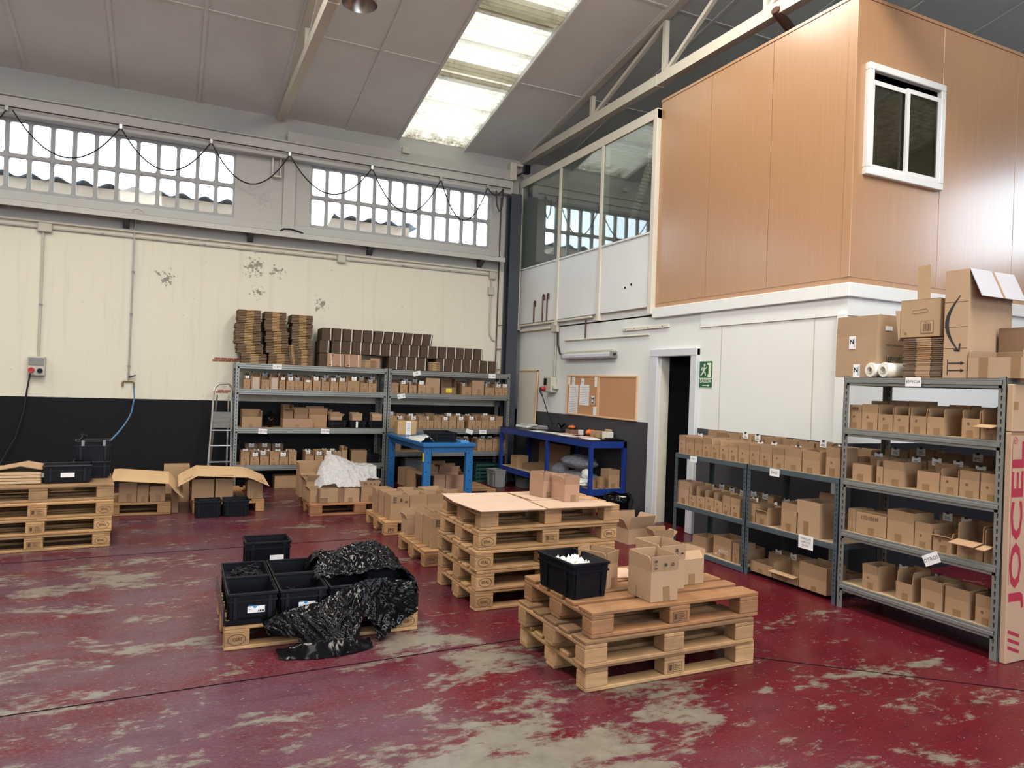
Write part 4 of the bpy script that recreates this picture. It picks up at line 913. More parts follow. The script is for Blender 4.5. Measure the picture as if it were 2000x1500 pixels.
# paper labels taped on the beams
for x, z, r, txt, lab in ((1.41, 1.785, .0, 'n 270', 'white paper label on the top beam of the left back rack'), (1.24, .845, .06, '120 200', 'white paper label on third shelf beam of left back rack, left one'), (2.13, .85, .05, '120 200', 'white paper label on third shelf beam of left back rack, right one'),
                          (3.53, 1.77, -.28, 'N', 'tilted white label on the top beam of the right back rack'), (4.83, 1.775, .0, 'M. 300', 'straight white label on the top beam of right back rack'), (3.29, 1.405, -.2, 'M. 120', 'tilted white label on the second beam of right back rack'),
                          (4.46, .855, .3, '*', 'tilted white label on the third beam of right back rack'), (4.70, .85, .0, '215', 'straight white label reading 215 on third beam, right back rack')):
    sticker(lab, (x, RY - .012, z), 0, .125, .07, [txt], .042, r)
for y, z, w_, h, r, txt, s, lab in ((3.43, 1.772, .12, .066, .0, ['ESPECIA'], .03, 'white label reading ESPECIA on the top beam of tall rack'), (3.25, .55, .12, .075, -.5, ['OTROS'], .036, 'curled tilted label reading OTROS on the fourth shelf beam'),
                                    (5.78, .965, .10, .06, .0, ['17x21'], .024, 'white label on the top beam of the doorway rack'), (4.70, .965, .11, .065, .0, ['20x21'], .032, 'white label on the top beam of the middle low rack'),
                                    (4.335, .435, .15, .11, .0, ['VARILLAS', 'LARGAS', 'JULIO'], .026, 'white label reading VARILLAS LARGAS JULIO on the middle low rack')):
    sticker(lab, (RX - .012, y, z), -PI / 2, w_, h, txt, s, r)

# ---------------------------------------------------------------- pallets
WT = (1.0, 1.0, 1.0)
pm = {}
def piece(k, x, y, z):
    if k not in pm: pm[k] = MB().box(-x / 2, x / 2, -y / 2, y / 2, 0, z, .004).mesh(k, 'wood')
    return pm[k]
oval = MB()
for i in range(28):
    a0, a1 = 2 * PI * i / 28, 2 * PI * (i + 1) / 28
    oval.quad((.052 * math.cos(a0), 0, .033 * math.sin(a0)), (.052 * math.cos(a1), 0, .033 * math.sin(a1)), (.048 * math.cos(a1), 0, .0295 * math.sin(a1)), (.048 * math.cos(a0), 0, .0295 * math.sin(a0)))
oval_m = oval.mesh('stamp_ring', 'inkbrown')
def pallet(label, loc, rz=0.0, tint=(1, 1, 1), stamps=('EPAL', '', 'EPAL'), dark=None, group=None):
    t = thing('pallet', label, 'pallet', loc, rz, group)
    def P(key, dims, x, y, z, name):
        k = random.uniform(.82, 1.12); c = tuple(q * k for q in (dark if dark and name == 'deck_board' else tint))
        return put(piece(key, *dims), name, t, (x, y, z), None, c)
    for y, w_ in ((.0725, .145), (.4, .145), (.7275, .145)): P('bottom_board%d' % (w_ * 1000), (1.2, w_ if y == .4 else .1, .022), .6, y if y == .4 else (.05 if y < .4 else .75), 0, 'bottom_board')
    for j, y in enumerate((.05, .4, .75)):
        for i, x in enumerate((.0725, .6, 1.1275)):
            b = P('block%d' % (j == 1), (.145, .145 if j == 1 else .1, .078), x, y, .022, 'block')
            if j == 0 and stamps and stamps[i]:
                s = stamps[i]
                if s in ('EPAL', 'CERT'): put(oval_m, 'stamp', b, (0, -.0515, .04))
                if s == 'EPAL': lettering('EPAL', 'inkbrown', .030, b, (0, -.0515, .04), FRONT, .95, .0008, 'stamp')
                elif s == 'CERT': lettering('CERT', 'inkbrown', .026, b, (.005, -.0515, .04), FRONT, .9, .0008, 'stamp')
                elif s == 'JTC': lettering('JTC', 'ink', .036, b, (0, -.0515, .036), FRONT, 1.2, .0015, 'stamp')
                elif s == 'MP': lettering('MP 53', 'inkbrown', .034, b, (0, -.0515, .05), FRONT, 1.0, .0012, 'stamp'); lettering('DB-3976', 'inkbrown', .018, b, (0, -.0515, .021), FRONT, 1.1, .0004, 'stamp')
                else:
                    for u0, u1, v0, v1 in ((-.05, .05, .012, .014), (-.05, .05, .064, .066), (-.05, -.048, .012, .066), (.048, .05, .012, .066), (-.012, -.010, .012, .066)): put(MB().box(u0, u1, -.0006, .0006, v0, v1).mesh('stamp', 'inkbrown'), 'stamp', b, (0, -.0512, 0))
                    [put(MB().box(-.004, .042 - .012 * (q % 2), -.0006, .0006, .022 + .010 * q, .026 + .010 * q).mesh('stamp', 'inkbrown'), 'stamp', b, (0, -.0512, 0)) for q in range(4)]; put(MB().box(-.042, -.020, -.0006, .0006, .022, .056).mesh('stamp', 'inkbrown'), 'stamp', b, (0, -.0512, 0))
    for x in (.0725, .6, 1.1275): P('stringer_board', (.145, .8, .022), x, .4, .100, 'stringer_board')
    for y, w_ in ((.0725, .145), (.2425, .1), (.4, .145), (.5575, .1), (.7275, .145)): P('deck_board%d' % (w_ * 1000), (1.2, w_, .022), .6, y, .122, 'deck_board')
    return t
def stack(desc, x, y, rz, n, offs, tints, stamps, group, darks=None):
    for k in range(n):
        ox, oy, dr = offs[k]; c, s = math.cos(rz + dr), math.sin(rz + dr)
        ph = 'bottom' if k == 0 else 'top' if k == n - 1 else ORD[k] + ' from the bottom,'
        pallet('%s wooden pallet of %s' % (ph, desc), (x + ox, y + oy, .1455 * k + .001), rz + dr, tints[k % len(tints)], stamps[k % len(stamps)], (darks or [None] * n)[k], group)
Y1, Y2, Y3 = (1.08, 1.02, .92), (.92, .84, .76), (.68, .52, .43)
stack('the three-pallet stack at right carrying a black crate', 2.077, 3.326, .004, 3, [(0, 0, 0), (-.028, -.028, .006), (.02, -.01, .008)], [Y1, Y2, Y3], [('', 'IPPC', ''), ('', '', ''), ('', 'KRONO', '')], 'pallets in the right stack', [(.8, .72, .62), (.50, .43, .38), (.62, .47, .38)])
stack('the five-pallet stack under pale cardboard sheets', 2.044, 4.808, .006, 5, [(0, 0, 0), (0, -.01, .004), (-.012, -.006, 0), (.01, 0, .004), (.022, .0, -.004)], [(1.0, .90, .78), (.98, .9, .8), (1.0, .92, .82), (1.05, .97, .86), (1.0, .9, .8)],
      [('EPAL', '', 'EPAL'), ('EPAL', '', ''), ('EPAL', '', 'EPAL'), ('EPAL', 'FITO', 'EPAL'), ('', '', '')], 'pallets in the middle stack')
stack('the four-pallet stack at the left edge', -1.653, 7.60, .09, 4, [(0, 0, 0), (.01, -.01, .0), (.02, .0, -.005), (.02, .02, .01)], [(1.12, 1.05, .9), (1.1, 1.02, .88), (1.05, .95, .8), (.72, .7, .68)],
      [('EPAL', 'EUR', 'EPAL'), ('EPAL', 'EUR', 'EPAL'), ('EPAL', 'EUR', 'EPAL'), ('', '', '')], 'pallets in the left stack', [None, None, None, (.62, .58, .55)])
pallet('single pallet under the black crates and black film', (.341, 4.598, .001), -.01, (1.05, .98, .86), ('CERT', 'MP', 'CERT'))
pallet('single pallet with a stamped EPAL corner block beside the middle pallet stack', (2.09, 6.10, .001), .004, (.98, .82, .68), ('EPAL', '', ''))
pallet('single pallet with a stamped JTC corner block behind the middle stack', (2.105, 7.47, .001), 0, (1.1, .95, .78), ('JTC', '', ''))
pallet('dark reddish pallet carrying boxes under the white plastic sheet', (1.55, 8.73, .001), .005, (.72, .50, .42), ('', '', ''))
pallet('pallet under the left folded cardboard lid, behind the left stack', (-1.14, 9.27, .001), 0, (.8, .72, .62), ('', '', ''))
pallet('pallet under the right folded cardboard lid, behind two black crates', (1.09, 9.23, .001), PI / 2, (1.0, .85, .68), ('', '', ''))
pallet('pallet holding boxes beneath the blue table', (3.07, 9.42, .001), 0, (.9, .8, .7), ('', '', ''))

# things on the middle stack
ZM = .7305
for (poly, lab, c) in (([(2.04, 4.755), (2.57, 4.735), (2.585, 5.12), (2.60, 5.53), (2.05, 5.60), (2.0, 5.2)], 'large pale cardboard sheet on the middle pallet stack, left one', (.50, .37, .30)), ([(2.64, 5.12), (3.12, 5.08), (3.14, 5.30), (3.05, 5.57), (2.62, 5.55)], 'pale cardboard sheet at the back of the middle pallet stack', (.48, .34, .26)),
                       ([(2.59, 4.755), (3.19, 4.75), (3.20, 4.98), (3.05, 5.06), (2.60, 5.10)], 'pale cardboard sheet at the front right of the middle pallet stack', (.49, .35, .265))):
    n = len(poly); fine_ = []
    for i in range(n):
        a, b = Vector((*poly[i], 0)), Vector((*poly[(i + 1) % n], 0))
        for q in range(8): p = a.lerp(b, q / 8); fine_.append((p.x + random.uniform(-.003, .003), p.y + random.uniform(-.003, .003)))
    o = MB().prism(fine_, ZM, ZM + .005, 'z').build('cardboard_sheet', 'card', color=c); tag(o, lab, 'cardboard sheet')
zb_ = ZM + .0065
carton('small open cardboard box on the middle stack, left of the two', (2.845, 5.205, zb_), .135, .2, .135, PI / 2 - 1.45, 'f8 b-6 l6 r12', .062, c=PINK)
carton('small open cardboard box on the middle stack, front right of the two', (2.925, 4.985, zb_), .135, .215, .135, .03, 'f6 b-5 l12 r4', .062, c=PINK)

# things on the right stack
ZR = .4385
t = crate('black crate full of white pieces on the right pallet stack', (2.225, 3.535, ZR), .262, .39, .205, .075)
m = MB()
for i in range(90):
    x, y = random.uniform(-.09, .09), random.uniform(.05, .33); z = .13 + .045 * math.exp(-((x + .01) ** 2 + (y - .19) ** 2) / .008) + random.uniform(0, .02)
    a = random.uniform(0, PI); b = random.uniform(.012, .026); c_, s_ = math.cos(a) * b, math.sin(a) * b
    m.add([(x - c_, y - s_, z), (x + s_, y - c_, z - .004), (x + c_, y + s_, z), (x - s_, y + c_, z - .004), (x, y, z + random.uniform(.012, .03)), (x, y, z - .03)], [(0, 1, 4), (1, 2, 4), (2, 3, 4), (3, 0, 4), (1, 0, 5), (2, 1, 5), (3, 2, 5), (0, 3, 5)])
m.box(-.10, .10, .035, .355, .02, .132)
o = m.build('white_pieces', 'foamwhite', None, (2.225, 3.535, ZR)); o.rotation_euler = (0, 0, .075); tag(o, 'heap of white plastic pieces inside the black crate at right', 'plastic pieces', kind='stuff')
t = carton('open printed cardboard box at the front of the right pallet stack', (2.605, 3.358, ZR), .19, .225, .172, .0, 'f4 b-3 l5 r4', .088, c=PALE, tp=False)
tape(t, .02, -.0015, 0, .045, .085, ry=-.1); tape(t, -.0965, .14, 0, .002, .06)
for body, x, z, s in (('AB', -.075, .235, .018), ('..', -.072, .222, .03), ('24', -.072, .195, .016), ('o', -.005, .215, .038), ('o', .045, .215, .038), ('x', -.005, .217, .02), ('*', .045, .21, .03)): lettering(body, 'ink', s, t, (x, -.016, z), (PI / 2 + .07, 0, 0), 1, .001)
t = carton('tall open cardboard box behind the printed box on the right stack', (2.80, 3.535, ZR), .185, .26, .18, .0, 'f3 b-2 l3 r5', .09, c=PALE)
for body, x, z, s in (('R\nB', .02, .225, .028), ('-', .06, .225, .06)): lettering(body, 'ink', s, t, (x, -.014, z), FRONT, 1, .002)
carton('narrow cardboard box beside the black crate on the right stack', (2.475, 3.70, ZR), .14, .2, .14, .5, 'f5 b5 l10 r0', .08, c=TAN)
carton('cardboard box with outward front flap, rightmost on the right stack', (3.01, 3.595, ZR), .17, .2, .155, .05, 'f-40 b-5 l25 r22', .06, c=PALE)
o = MB().prism([(2.36, 3.95), (2.75, 3.82), (2.82, 4.05), (2.40, 4.12)], ZR, ZR + .006, 'z').build('cardboard_sheet', 'card', color=(.62, .42, .32)); tag(o, 'pink cardboard sheet lying behind the crate on the right stack', 'cardboard sheet')
o = MB().box(2.375, 2.385, 3.72, 3.86, ZR, ZR + .12, .003).build('red_folder', 'red'); tag(o, 'red plastic folder standing between crate and box, right stack', 'folder')
carton('open cardboard box with spread flaps on the floor behind the right stack', (4.60, 6.36, 0.001), .34, .3, .16, .1, 'f15 b5 l35 r30', .14, c=PALE, tp=False)
carton('small open cardboard box on the floor at the doorway rack foot', (4.62, 5.98, 0.001), .2, .2, .14, -.2, 'f5 b0 l20 r40', .08, c=TAN, tp=False)

# black crates on the single pallet
ZC = .1465
dims = (.292, .392, .31)
GC = 'black crates on the film-wrapped pallet'
for k, (x, y, lab) in enumerate(((.50, 4.60, 'front left black crate with a white label, on the film-wrapped pallet'), (.80, 4.592, 'front right black crate with a white label and a few rods inside'), (.505, 5.0, 'back left black crate heaped with black rods'), (.806, 4.996, 'empty back right black crate on the film-wrapped pallet'))):
    t = crate(lab, (x, y, ZC), dims[0], dims[1], .19, -.01, group=GC)
    if k < 2:
        c = MB().box(-.05, .05, -.001, .001, 0, .072).build('printed_label', 'paper', t, (.02, .012, .065)); c.rotation_euler = (-.06, 0, 0)
        for u0, u1, v0, v1 in ((.02, .03, .004, .016), (.033, .045, .004, .016), (.01, .016, .004, .014), (-.045, -.01, .052, .056), (-.045, -.02, .044, .047), (.03, .046, .05, .068), (-.045, -.03, .012, .014), (-.045, -.025, .02, .022)): MB().box(u0, u1, -.0022, -.001, v0, v1).build('print', 'ink' if u0 > 0 else 'inkblue', c)
        MB().lathe([(0, 0), (.011, 0)], 14, (-.008, -.0015, .038), 'y').build('print', 'inkblue', c)
    if k in (1, 2):
        m = MB(); top = .165 if k == 2 else .10
        m.box(-.125, .125, .03, .36, .012, top - .03)
        for i in range(90 if k == 2 else 35):
            cx, cy, cz = random.uniform(-.07, .07), random.uniform(.08, .31), top + random.uniform(-.03, .02)
            a = random.uniform(0, PI); l = random.uniform(.03, .05); dz = random.uniform(-.015, .015)
            m.tube([(cx - l * math.cos(a), cy - l * math.sin(a), cz - dz), (cx + l * math.cos(a), cy + l * math.sin(a), cz + dz)], .004, 6)
        o = m.build('rod_pile', 'black', None, (x, y, ZC)); tag(o, 'loose black rods lying inside the %s black crate' % ('back left' if k == 2 else 'front right'), 'rods', kind='stuff')
t = crate('black crate standing on the floor behind the film-wrapped pallet', (.72, 5.72, .001), .33, .26, .20); t2 = crate('black crate nested in the floor crate behind the film-wrapped pallet', (.72, 5.715, .205), .335, .27, .19)
c = MB().box(-.05, .05, -.001, .001, 0, .05).build('printed_label', 'paper', t2, (.06, .004, .035))
crate('black crate half hidden under black film, front right of the pallet', (1.10, 4.588, ZC), .292, .39, .19, -.01)
crate('black crate half hidden under black film, back right of the pallet', (1.105, 4.992, ZC), .292, .39, .19, -.01)
crate('black crate wholly wrapped by black film at the right front pallet corner', (1.395, 4.615, ZC), .285, .36, .17, -.01); crate('black crate wholly wrapped by black film at the right back pallet corner', (1.40, 4.99, ZC), .285, .38, .19, -.01)

# black stretch film: one crumpled heap over the right half of the pallet, its tail trailing onto the floor
def bell(x, y, cx, cy, sx, sy, h, rot=0.0):
    dx, dy = x - cx, y - cy; c, s = math.cos(rot), math.sin(rot); u, v = dx * c + dy * s, -dx * s + dy * c
    return h * math.exp(-(u * u) / (sx * sx) - (v * v) / (sy * sy))
def ridges(x, y, f, seed=0.0):
    n = mnoise.noise(Vector((x * f, y * f, seed))); n2 = mnoise.noise(Vector((x * f * 2.3, y * f * 2.3, seed + 4))); return (1 - abs(n)) * .6 + (1 - abs(n2)) * .4
def lerp_poly(P, u):
    q = u * (len(P) - 1); i = min(int(q), len(P) - 2); f = q - i; f = f * f * (3 - 2 * f) * .5 + f * .5
    return Vector(P[i]).lerp(Vector(P[i + 1]), f)
film = MB()
def top_fn(u, v):                    # sheet thrown over the crates on the right half
    x = .925 + .69 * u - .03 * math.sin(3 * v); y = 4.70 + .72 * v
    h = .352 + bell(x, y, 1.35, 5.05, .20, .17, .105) + bell(x, y, 1.20, 5.12, .16, .12, .06) + bell(x, y, .99, 5.14, .09, .12, .055) + bell(x, y, 1.15, 4.80, .12, .10, .012)
    e = max(0, (u - .80) / .20); h -= .17 * e * e + .10 * max(0, (v - .82) / .18) ** 2 + .07 * max(0, (.1 - u) / .1) ** 2
    h -= .06 * bell(x, y, 1.14, 4.86, .12, .10, 1)
    r = ridges(x * .9 + .7 * y, (y * .8 - x * .5) * .45, 8, 1.0) - .74; r2 = ridges(x * .7 - .9 * y, (x + y) * .5, 15, 7.0) - .74; r3 = mnoise.noise(Vector((x * 30, y * 30, 2)))
    return (x + .018 * r2, y + .03 * r, max(.15, h + .085 * r + .03 * r2 + .004 * r3))
film.grid(top_fn, 150, 150, lambda u, v: u + .25 * mnoise.noise(Vector((v * 5, 1, 1))) > .03 and v > .10 * (1 + mnoise.noise(Vector((u * 7, 3, 0)))) - .02)
TOPE = [(1.50, 4.78, .33), (1.30, 4.66, .37), (1.17, 4.62, .365), (1.02, 4.585, .315), (.90, 4.56, .265), (.78, 4.555, .245), (.68, 4.553, .225), (.55, 4.565, .165)]
BOTE = [(1.52, 4.60, .13), (1.36, 4.52, .07), (1.24, 4.46, .012), (1.08, 4.36, .012), (.93, 4.31, .012), (.80, 4.36, .012), (.68, 4.44, .012), (.60, 4.555, .04)]
def front_fn(u, v):                  # swath gathered over the crate edge, hanging to the floor
    p, q = lerp_poly(TOPE, u), lerp_poly(BOTE, u); w_ = v ** 1.15
    r = p.lerp(q, w_); out = math.sin(PI * min(1, v * 1.2)) * .015
    k = ridges(u * 1.5 + .35 * v, v * .12, 9, 3.0) - .74; k2 = ridges(u * 1.3 - .2 * v, v * .3, 14, 8.0) - .74
    am = .045 * (.35 + v)
    return (r.x + .04 * k2 * v, min(r.y, 4.592) - out - am * (k + .6) * .9 - .02 * k2 if r.z > .16 or True else r.y, max(.006 + .01 * abs(k2), r.z + .06 * k2 * v * (1 - v) + .035 * k * v))
film.grid(front_fn, 170, 70, lambda u, v: not (u > .78 and v > .62 + .1 * mnoise.noise(Vector((u * 30, 0, 0)))) and not (.28 < u < .40 and v > .55 + .35 * abs(u - .34) / .06))
def tail_fn(u, v):                   # loose tail lying on the floor
    x = .62 + .56 * u; y = 4.33 + .14 * v - .05 * math.sin(PI * u) + .08 * (u - .5) ** 2
    r = ridges(x * .7, y * 1.3, 10, 4.0) - .70
    return (x + .02 * r, y + .015 * r, .006 + .055 * math.sin(PI * v) * (.4 + math.sin(PI * u)) + .05 * max(0, r) * math.sin(PI * v))
film.grid(tail_fn, 90, 30)
o = film.build('stretch_film_heap', 'blackfilm', smooth=True); tag(o, 'crumpled glossy black film draped over the right half of the crate pallet', 'plastic film')
# film bands wrapped round the foot of the crates
o = MB().box(.343, 1.0, 4.594, 4.60, .148, .18).box(.335, .341, 4.6, 5.38, .15, .25).box(1.545, 1.55, 4.64, 5.38, .15, .26).box(1.3, 1.545, 4.60, 4.606, .15, .24).build('film_band', 'blackfilm'); tag(o, 'black film band wrapped round the foot of the crates on the pallet', 'plastic film')

# boxes on the two single pallets behind the middle stack
ZP = .1475
def bigcarton(label, x, y, w, d, h, fl, rz=0.0, c=TAN, printed=False, z=ZP, n=.1):
    t = carton(label, (x, y, z), w, d, h, rz, fl, n, c, tp=False)
    tape(t, w * .28, -.0015, 0, .05, .06); tape(t, -w / 2 - .0015, d * .3, 0, .002, .055)
    if printed:
        lettering('B14\nB15\nB16', 'ink', .022, t, (-w * .28, -.0025 - .004, h + n * .5), FRONT, 1, .0008); tape(t, w * .06, -.005, h + n * .3, .022, .035, 'inkbrown', name='print_mark'); tape(t, w * .33, -.005, h + n * .2, .03, .014, 'inkbrown', name='print_mark')
    return t
bigcarton('printed open cardboard box at the front of the JTC pallet', 2.285, 7.53, .205, .24, .17, 'f0 b0 l2 r2', c=TAN, printed=True)
bigcarton('open cardboard box on the JTC pallet, second in the front row', 2.495, 7.53, .2, .28, .17, 'f0 b0 l2 r0', c=TAN)
bigcarton('open cardboard box on the JTC pallet, third in the front row', 2.70, 7.53, .2, .28, .17, 'f0 b0 l0 r0', c=TAN)
bigcarton('open cardboard box on the JTC pallet, second back along the left side', 2.28, 7.80, .2, .2, .17, 'f0 b0 l2 r2', c=PINK)
bigcarton('open cardboard box on the JTC pallet, at the left back corner', 2.25, 8.03, .18, .19, .17, 'f0 b0 l4 r4', c=TAN)
bigcarton('open cardboard box on the JTC pallet, middle of the second row', 2.52, 7.84, .2, .26, .17, 'f0 b0 l0 r0', c=TAN)
bigcarton('open cardboard box on the JTC pallet, behind the middle stack', 2.95, 7.55, .22, .28, .17, 'f0 b0 l0 r0', c=TAN)
bigcarton('open cardboard box on the JTC pallet, right end of second row', 2.80, 7.85, .26, .26, .17, 'f0 b5 l0 r0', c=PALE)
bigcarton('printed open cardboard box at the front of the EPAL pallet', 2.295, 6.17, .23, .26, .18, 'f0 b0 l0 r0', c=TAN, printed=True, n=.09)
bigcarton('open cardboard box on the EPAL pallet, second along the left side', 2.28, 6.45, .2, .22, .18, 'f0 b0 l0 r0', c=PINK, n=.08)
bigcarton('small open cardboard box on the EPAL pallet, left back corner', 2.215, 6.79, .15, .2, .14, 'f0 b0:.09 l20 r30', c=PALE, n=.06)
bigcarton('open cardboard box on the EPAL pallet, half hidden by the stack', 2.44, 6.62, .2, .24, .17, 'f0 b0 l0 r0', c=TAN, n=.09)

# boxes under the white plastic sheet
t = carton('cardboard box sealed with wide brown tape, front of the white-sheeted pallet', (1.825, 8.79, ZP), .33, .3, .17, .05, '', c=BROWN, closed=True, tp=False); tape(t, .0, -.002, .0, .12, .17, 'cleartape', name='clear_tape'); tape(t, -.1, -.002, .06, .1, .1, 'cleartape', name='clear_tape')
carton('plain tan box, second at the front of the white-sheeted pallet', (2.055, 8.78, ZP), .185, .3, .165, 0, '', c=PALE, closed=True)
t = carton('printed open cardboard box, right front of the white-sheeted pallet', (2.275, 8.79, ZP), .21, .28, .165, 0, 'f0 b0 l3 r25', .09, c=TAN)
for body, x, s in (('T3', -.06, .04), ('x', .01, .03), ('x', .055, .03)): lettering(body, 'ink', s, t, (x, -.004, .215), FRONT, 1, .001)
carton('tall cardboard box with a raised back flap, left back of the white-sheeted pallet', (1.66, 9.28, ZP), .3, .28, .30, .0, 'b0:.13 f95:.12 l5 r5', .12, c=TAN, tp=False)
carton('leaning cardboard box on the left side of the white-sheeted pallet', (1.66, 9.03, ZP), .22, .16, .23, .12, 'f30 l40 b0 r0', .09, c=TAN, tp=False)
carton('small cardboard box at the left front of the white-sheeted pallet', (1.615, 8.86, ZP), .1, .12, .14, .2, 'l30 b0 f0', .06, c=TAN, tp=False)
carton('large brown carton under the white sheet, at the back', (2.10, 9.2, ZP), .56, .28, .38, 0, '', c=TAN, closed=True, tp=False)
def wf(u, v):
    x = 1.60 + .86 * u; y = 8.70 + .72 * v
    base = .16 + .20 * (1 - math.exp(-max(0, v) * 3.0)) + .26 * math.exp(-((u - .45) / .5) ** 2) * min(1, v * 1.9) + .10 * math.exp(-((u - .30) / .16) ** 2 - ((v - .75) / .3) ** 2)
    base -= .25 * max(0, (.20 - u) / .2) ** 1.2 * (1 - v) + .10 * max(0, (u - .85) / .15) ** 2
    base = max(base, .165)
    if v < .35 and u > .2: base = max(base, .335)
    if u > .75: base = max(base, .41 - .3 * max(0, u - .9))
    if .25 < u < .95 and v > .5: base = max(base, .54)
    r = ridges(x, y * .7 + x * .6, 7, 2.0) - .72; r2 = ridges(x, y, 17, 5.0) - .72
    return (x + .02 * r2 - .04 * (1 - v) * (u < .2), y + .03 * r - .03, base + .06 * r + .02 * r2)
def wkeep(u, v):
    lo = .30 - .35 * u if u < .45 else .14 + .55 * max(0, u - .62)
    return v > max(0, lo + .05 * mnoise.noise(Vector((u * 9, 1, 2)))) and (u > .06 + .5 * max(0, v - .45))
o = MB().grid(wf, 110, 90, wkeep).build('plastic_sheet', 'whitefilm', smooth=True); tag(o, 'crumpled translucent white plastic sheet over boxes in front of the racks', 'plastic sheet')

# cardboard lids on the two pallets behind
for x, w_, d, h, fl, lab in ((-.39, .185, .25, .225, '', 'cardboard box under the left folded lid, leftmost'), (-.235, .115, .25, .16, 'f0:.03 b0', 'cardboard box under the left folded lid, middle'), (-.085, .16, .25, .18, '', 'cardboard box under the left folded lid, rightmost')):
    carton(lab, (x, 9.31, ZP), w_, d, h, 0, fl, .04, c=TAN, closed=not fl)
for x, w_, d, h, lab in ((.40, .245, .3, .25, 'cardboard box under the right folded lid, leftmost'), (.635, .2, .3, .25, 'cardboard box under the right folded lid, middle'), (.985, .18, .28, .20, 'cardboard box under the right folded lid, rightmost')):
    carton(lab, (x, 9.30, ZP), w_, d, h, 0, 'f0:.03 b0:.03' if h == .2 else '', .03, c=TAN, closed=h != .2, tp=h == .2)
carton('long brown carton lying between the two folded lids', (.12, 10.12, .001), .3, .3, .46, 0, '', c=TAN, closed=True)
def bent_sheet(label, prof, y0, y1, c, drop=0.0):
    """folded board: profile (x, z) extruded along y; drop lowers the front edge"""
    m = MB(); th = .006; n = len(prof)
    vs = []
    for (y, dz) in ((y0, -drop), (y1, 0)):
        vs += [(x, y, z + dz) for x, z in prof] + [(x, y, z + dz + th) for x, z in prof]
    fs = []
    for i in range(n - 1): fs += [(i, i + 1, 2 * n + i + 1, 2 * n + i), (n + i, 3 * n + i, 3 * n + i + 1, n + i + 1), (i, n + i, n + i + 1, i + 1), (2 * n + i, 2 * n + i + 1, 3 * n + i + 1, 3 * n + i)]
    fs += [(0, 2 * n, 3 * n, n), (n - 1, 2 * n - 1, 4 * n - 1, 3 * n - 1)]
    o = m.add(vs, fs).build('folded_cardboard', 'card', color=c); return tag(o, label, 'cardboard lid')
LID = (.60, .40, .22)
o = bent_sheet('folded cardboard lid over boxes, nearer the left pallet stack', [(-.56, .47), (-.5, .475), (.03, .43), (.10, .34), (.185, .26)], 9.16, 9.78, LID, .06)
o = bent_sheet('folded printed cardboard lid over boxes, in front of the ladder', [(.13, .38), (.155, .40), (.33, .50), (.88, .47), (.95, .445), (1.13, .36)], 9.14, 9.80, LID, .045)
lettering('CW3', 'ink', .05, o, (.235, 9.25, .422), (0, -.52, .1), 1, .001); lettering('CW3', 'ink', .05, o, (1.04, 9.22, .375), (0, .44, -.2), 1, .001); lettering('CARRENOME', 'ink', .03, o, (.64, 9.18, .452), (.0, .05, 0), 1, .001)
carton('low cardboard box seen between the two folded lids', (.10, 9.35, .001), .07, .25, .30, 0, '', c=BROWN, closed=True, tp=False)
crate('black crate on the floor before the right lid, left of the two', (.445, 8.92, .001), .285, .3, .19, 0); crate('black crate on the floor before the right lid, right of the two', (.75, 8.92, .001), .285, .3, .19, 0)

# left stack: boards, crates
ZL = .585
t = crate('wide black crate with a white label on the left pallet stack', (-.83, 7.84, ZL), .40, .28, .165, .09)
MB().box(-.055, .055, -.001, .001, 0, .04).build('printed_label', 'paper', t, (.0, .006, .055)); MB().box(-.21, -.19, .003, .01, .06, .10).build('sticker', 'greybin', t, (.005, 0, 0))
t = crate('black crate on the left pallet stack, under another crate', (-.66, 8.14, ZL), .32, .24, .165, .09); t = crate('taller black crate with latches, topmost on the left pallet stack', (-.655, 8.145, ZL + .168), .31, .24, .20, .09)
for x in (-.1, .08): MB().box(x, x + .025, -.012, .004, .15, .205).build('latch', 'greybin', t)
MB().tube([(-.12, .02, .2), (-.09, .03, .24), (-.10, .05, .26), (-.06, .06, .235)], .012).build('handle_strap', 'black', t)
for k in range(4):
    o = MB().box(-1.72, -1.04, 7.85, 8.25, ZL + .027 * k, ZL + .027 * k + .022, .002).build('pine_board', 'woodpale', color=(1, 1, 1)); o.rotation_euler = (0, 0, 0)
    tag(o, 'pale pine board lying on the left pallet stack, %s of four' % ('lowest', 'second from bottom', 'third from bottom', 'topmost')[k], 'board', 'pale boards on the left pallet stack')
o = MB().prism([(-1.72, ZL + .112), (-1.4, ZL + .118), (-1.2, ZL + .16), (-1.04, ZL + .125), (-1.03, ZL + .132), (-1.2, ZL + .168), (-1.4, ZL + .126), (-1.72, ZL + .12)], 7.85, 8.25, 'y').build('cardboard_sheet', 'card', color=TAN); tag(o, 'bent cardboard sheet on the pale boards of the left stack', 'cardboard sheet')

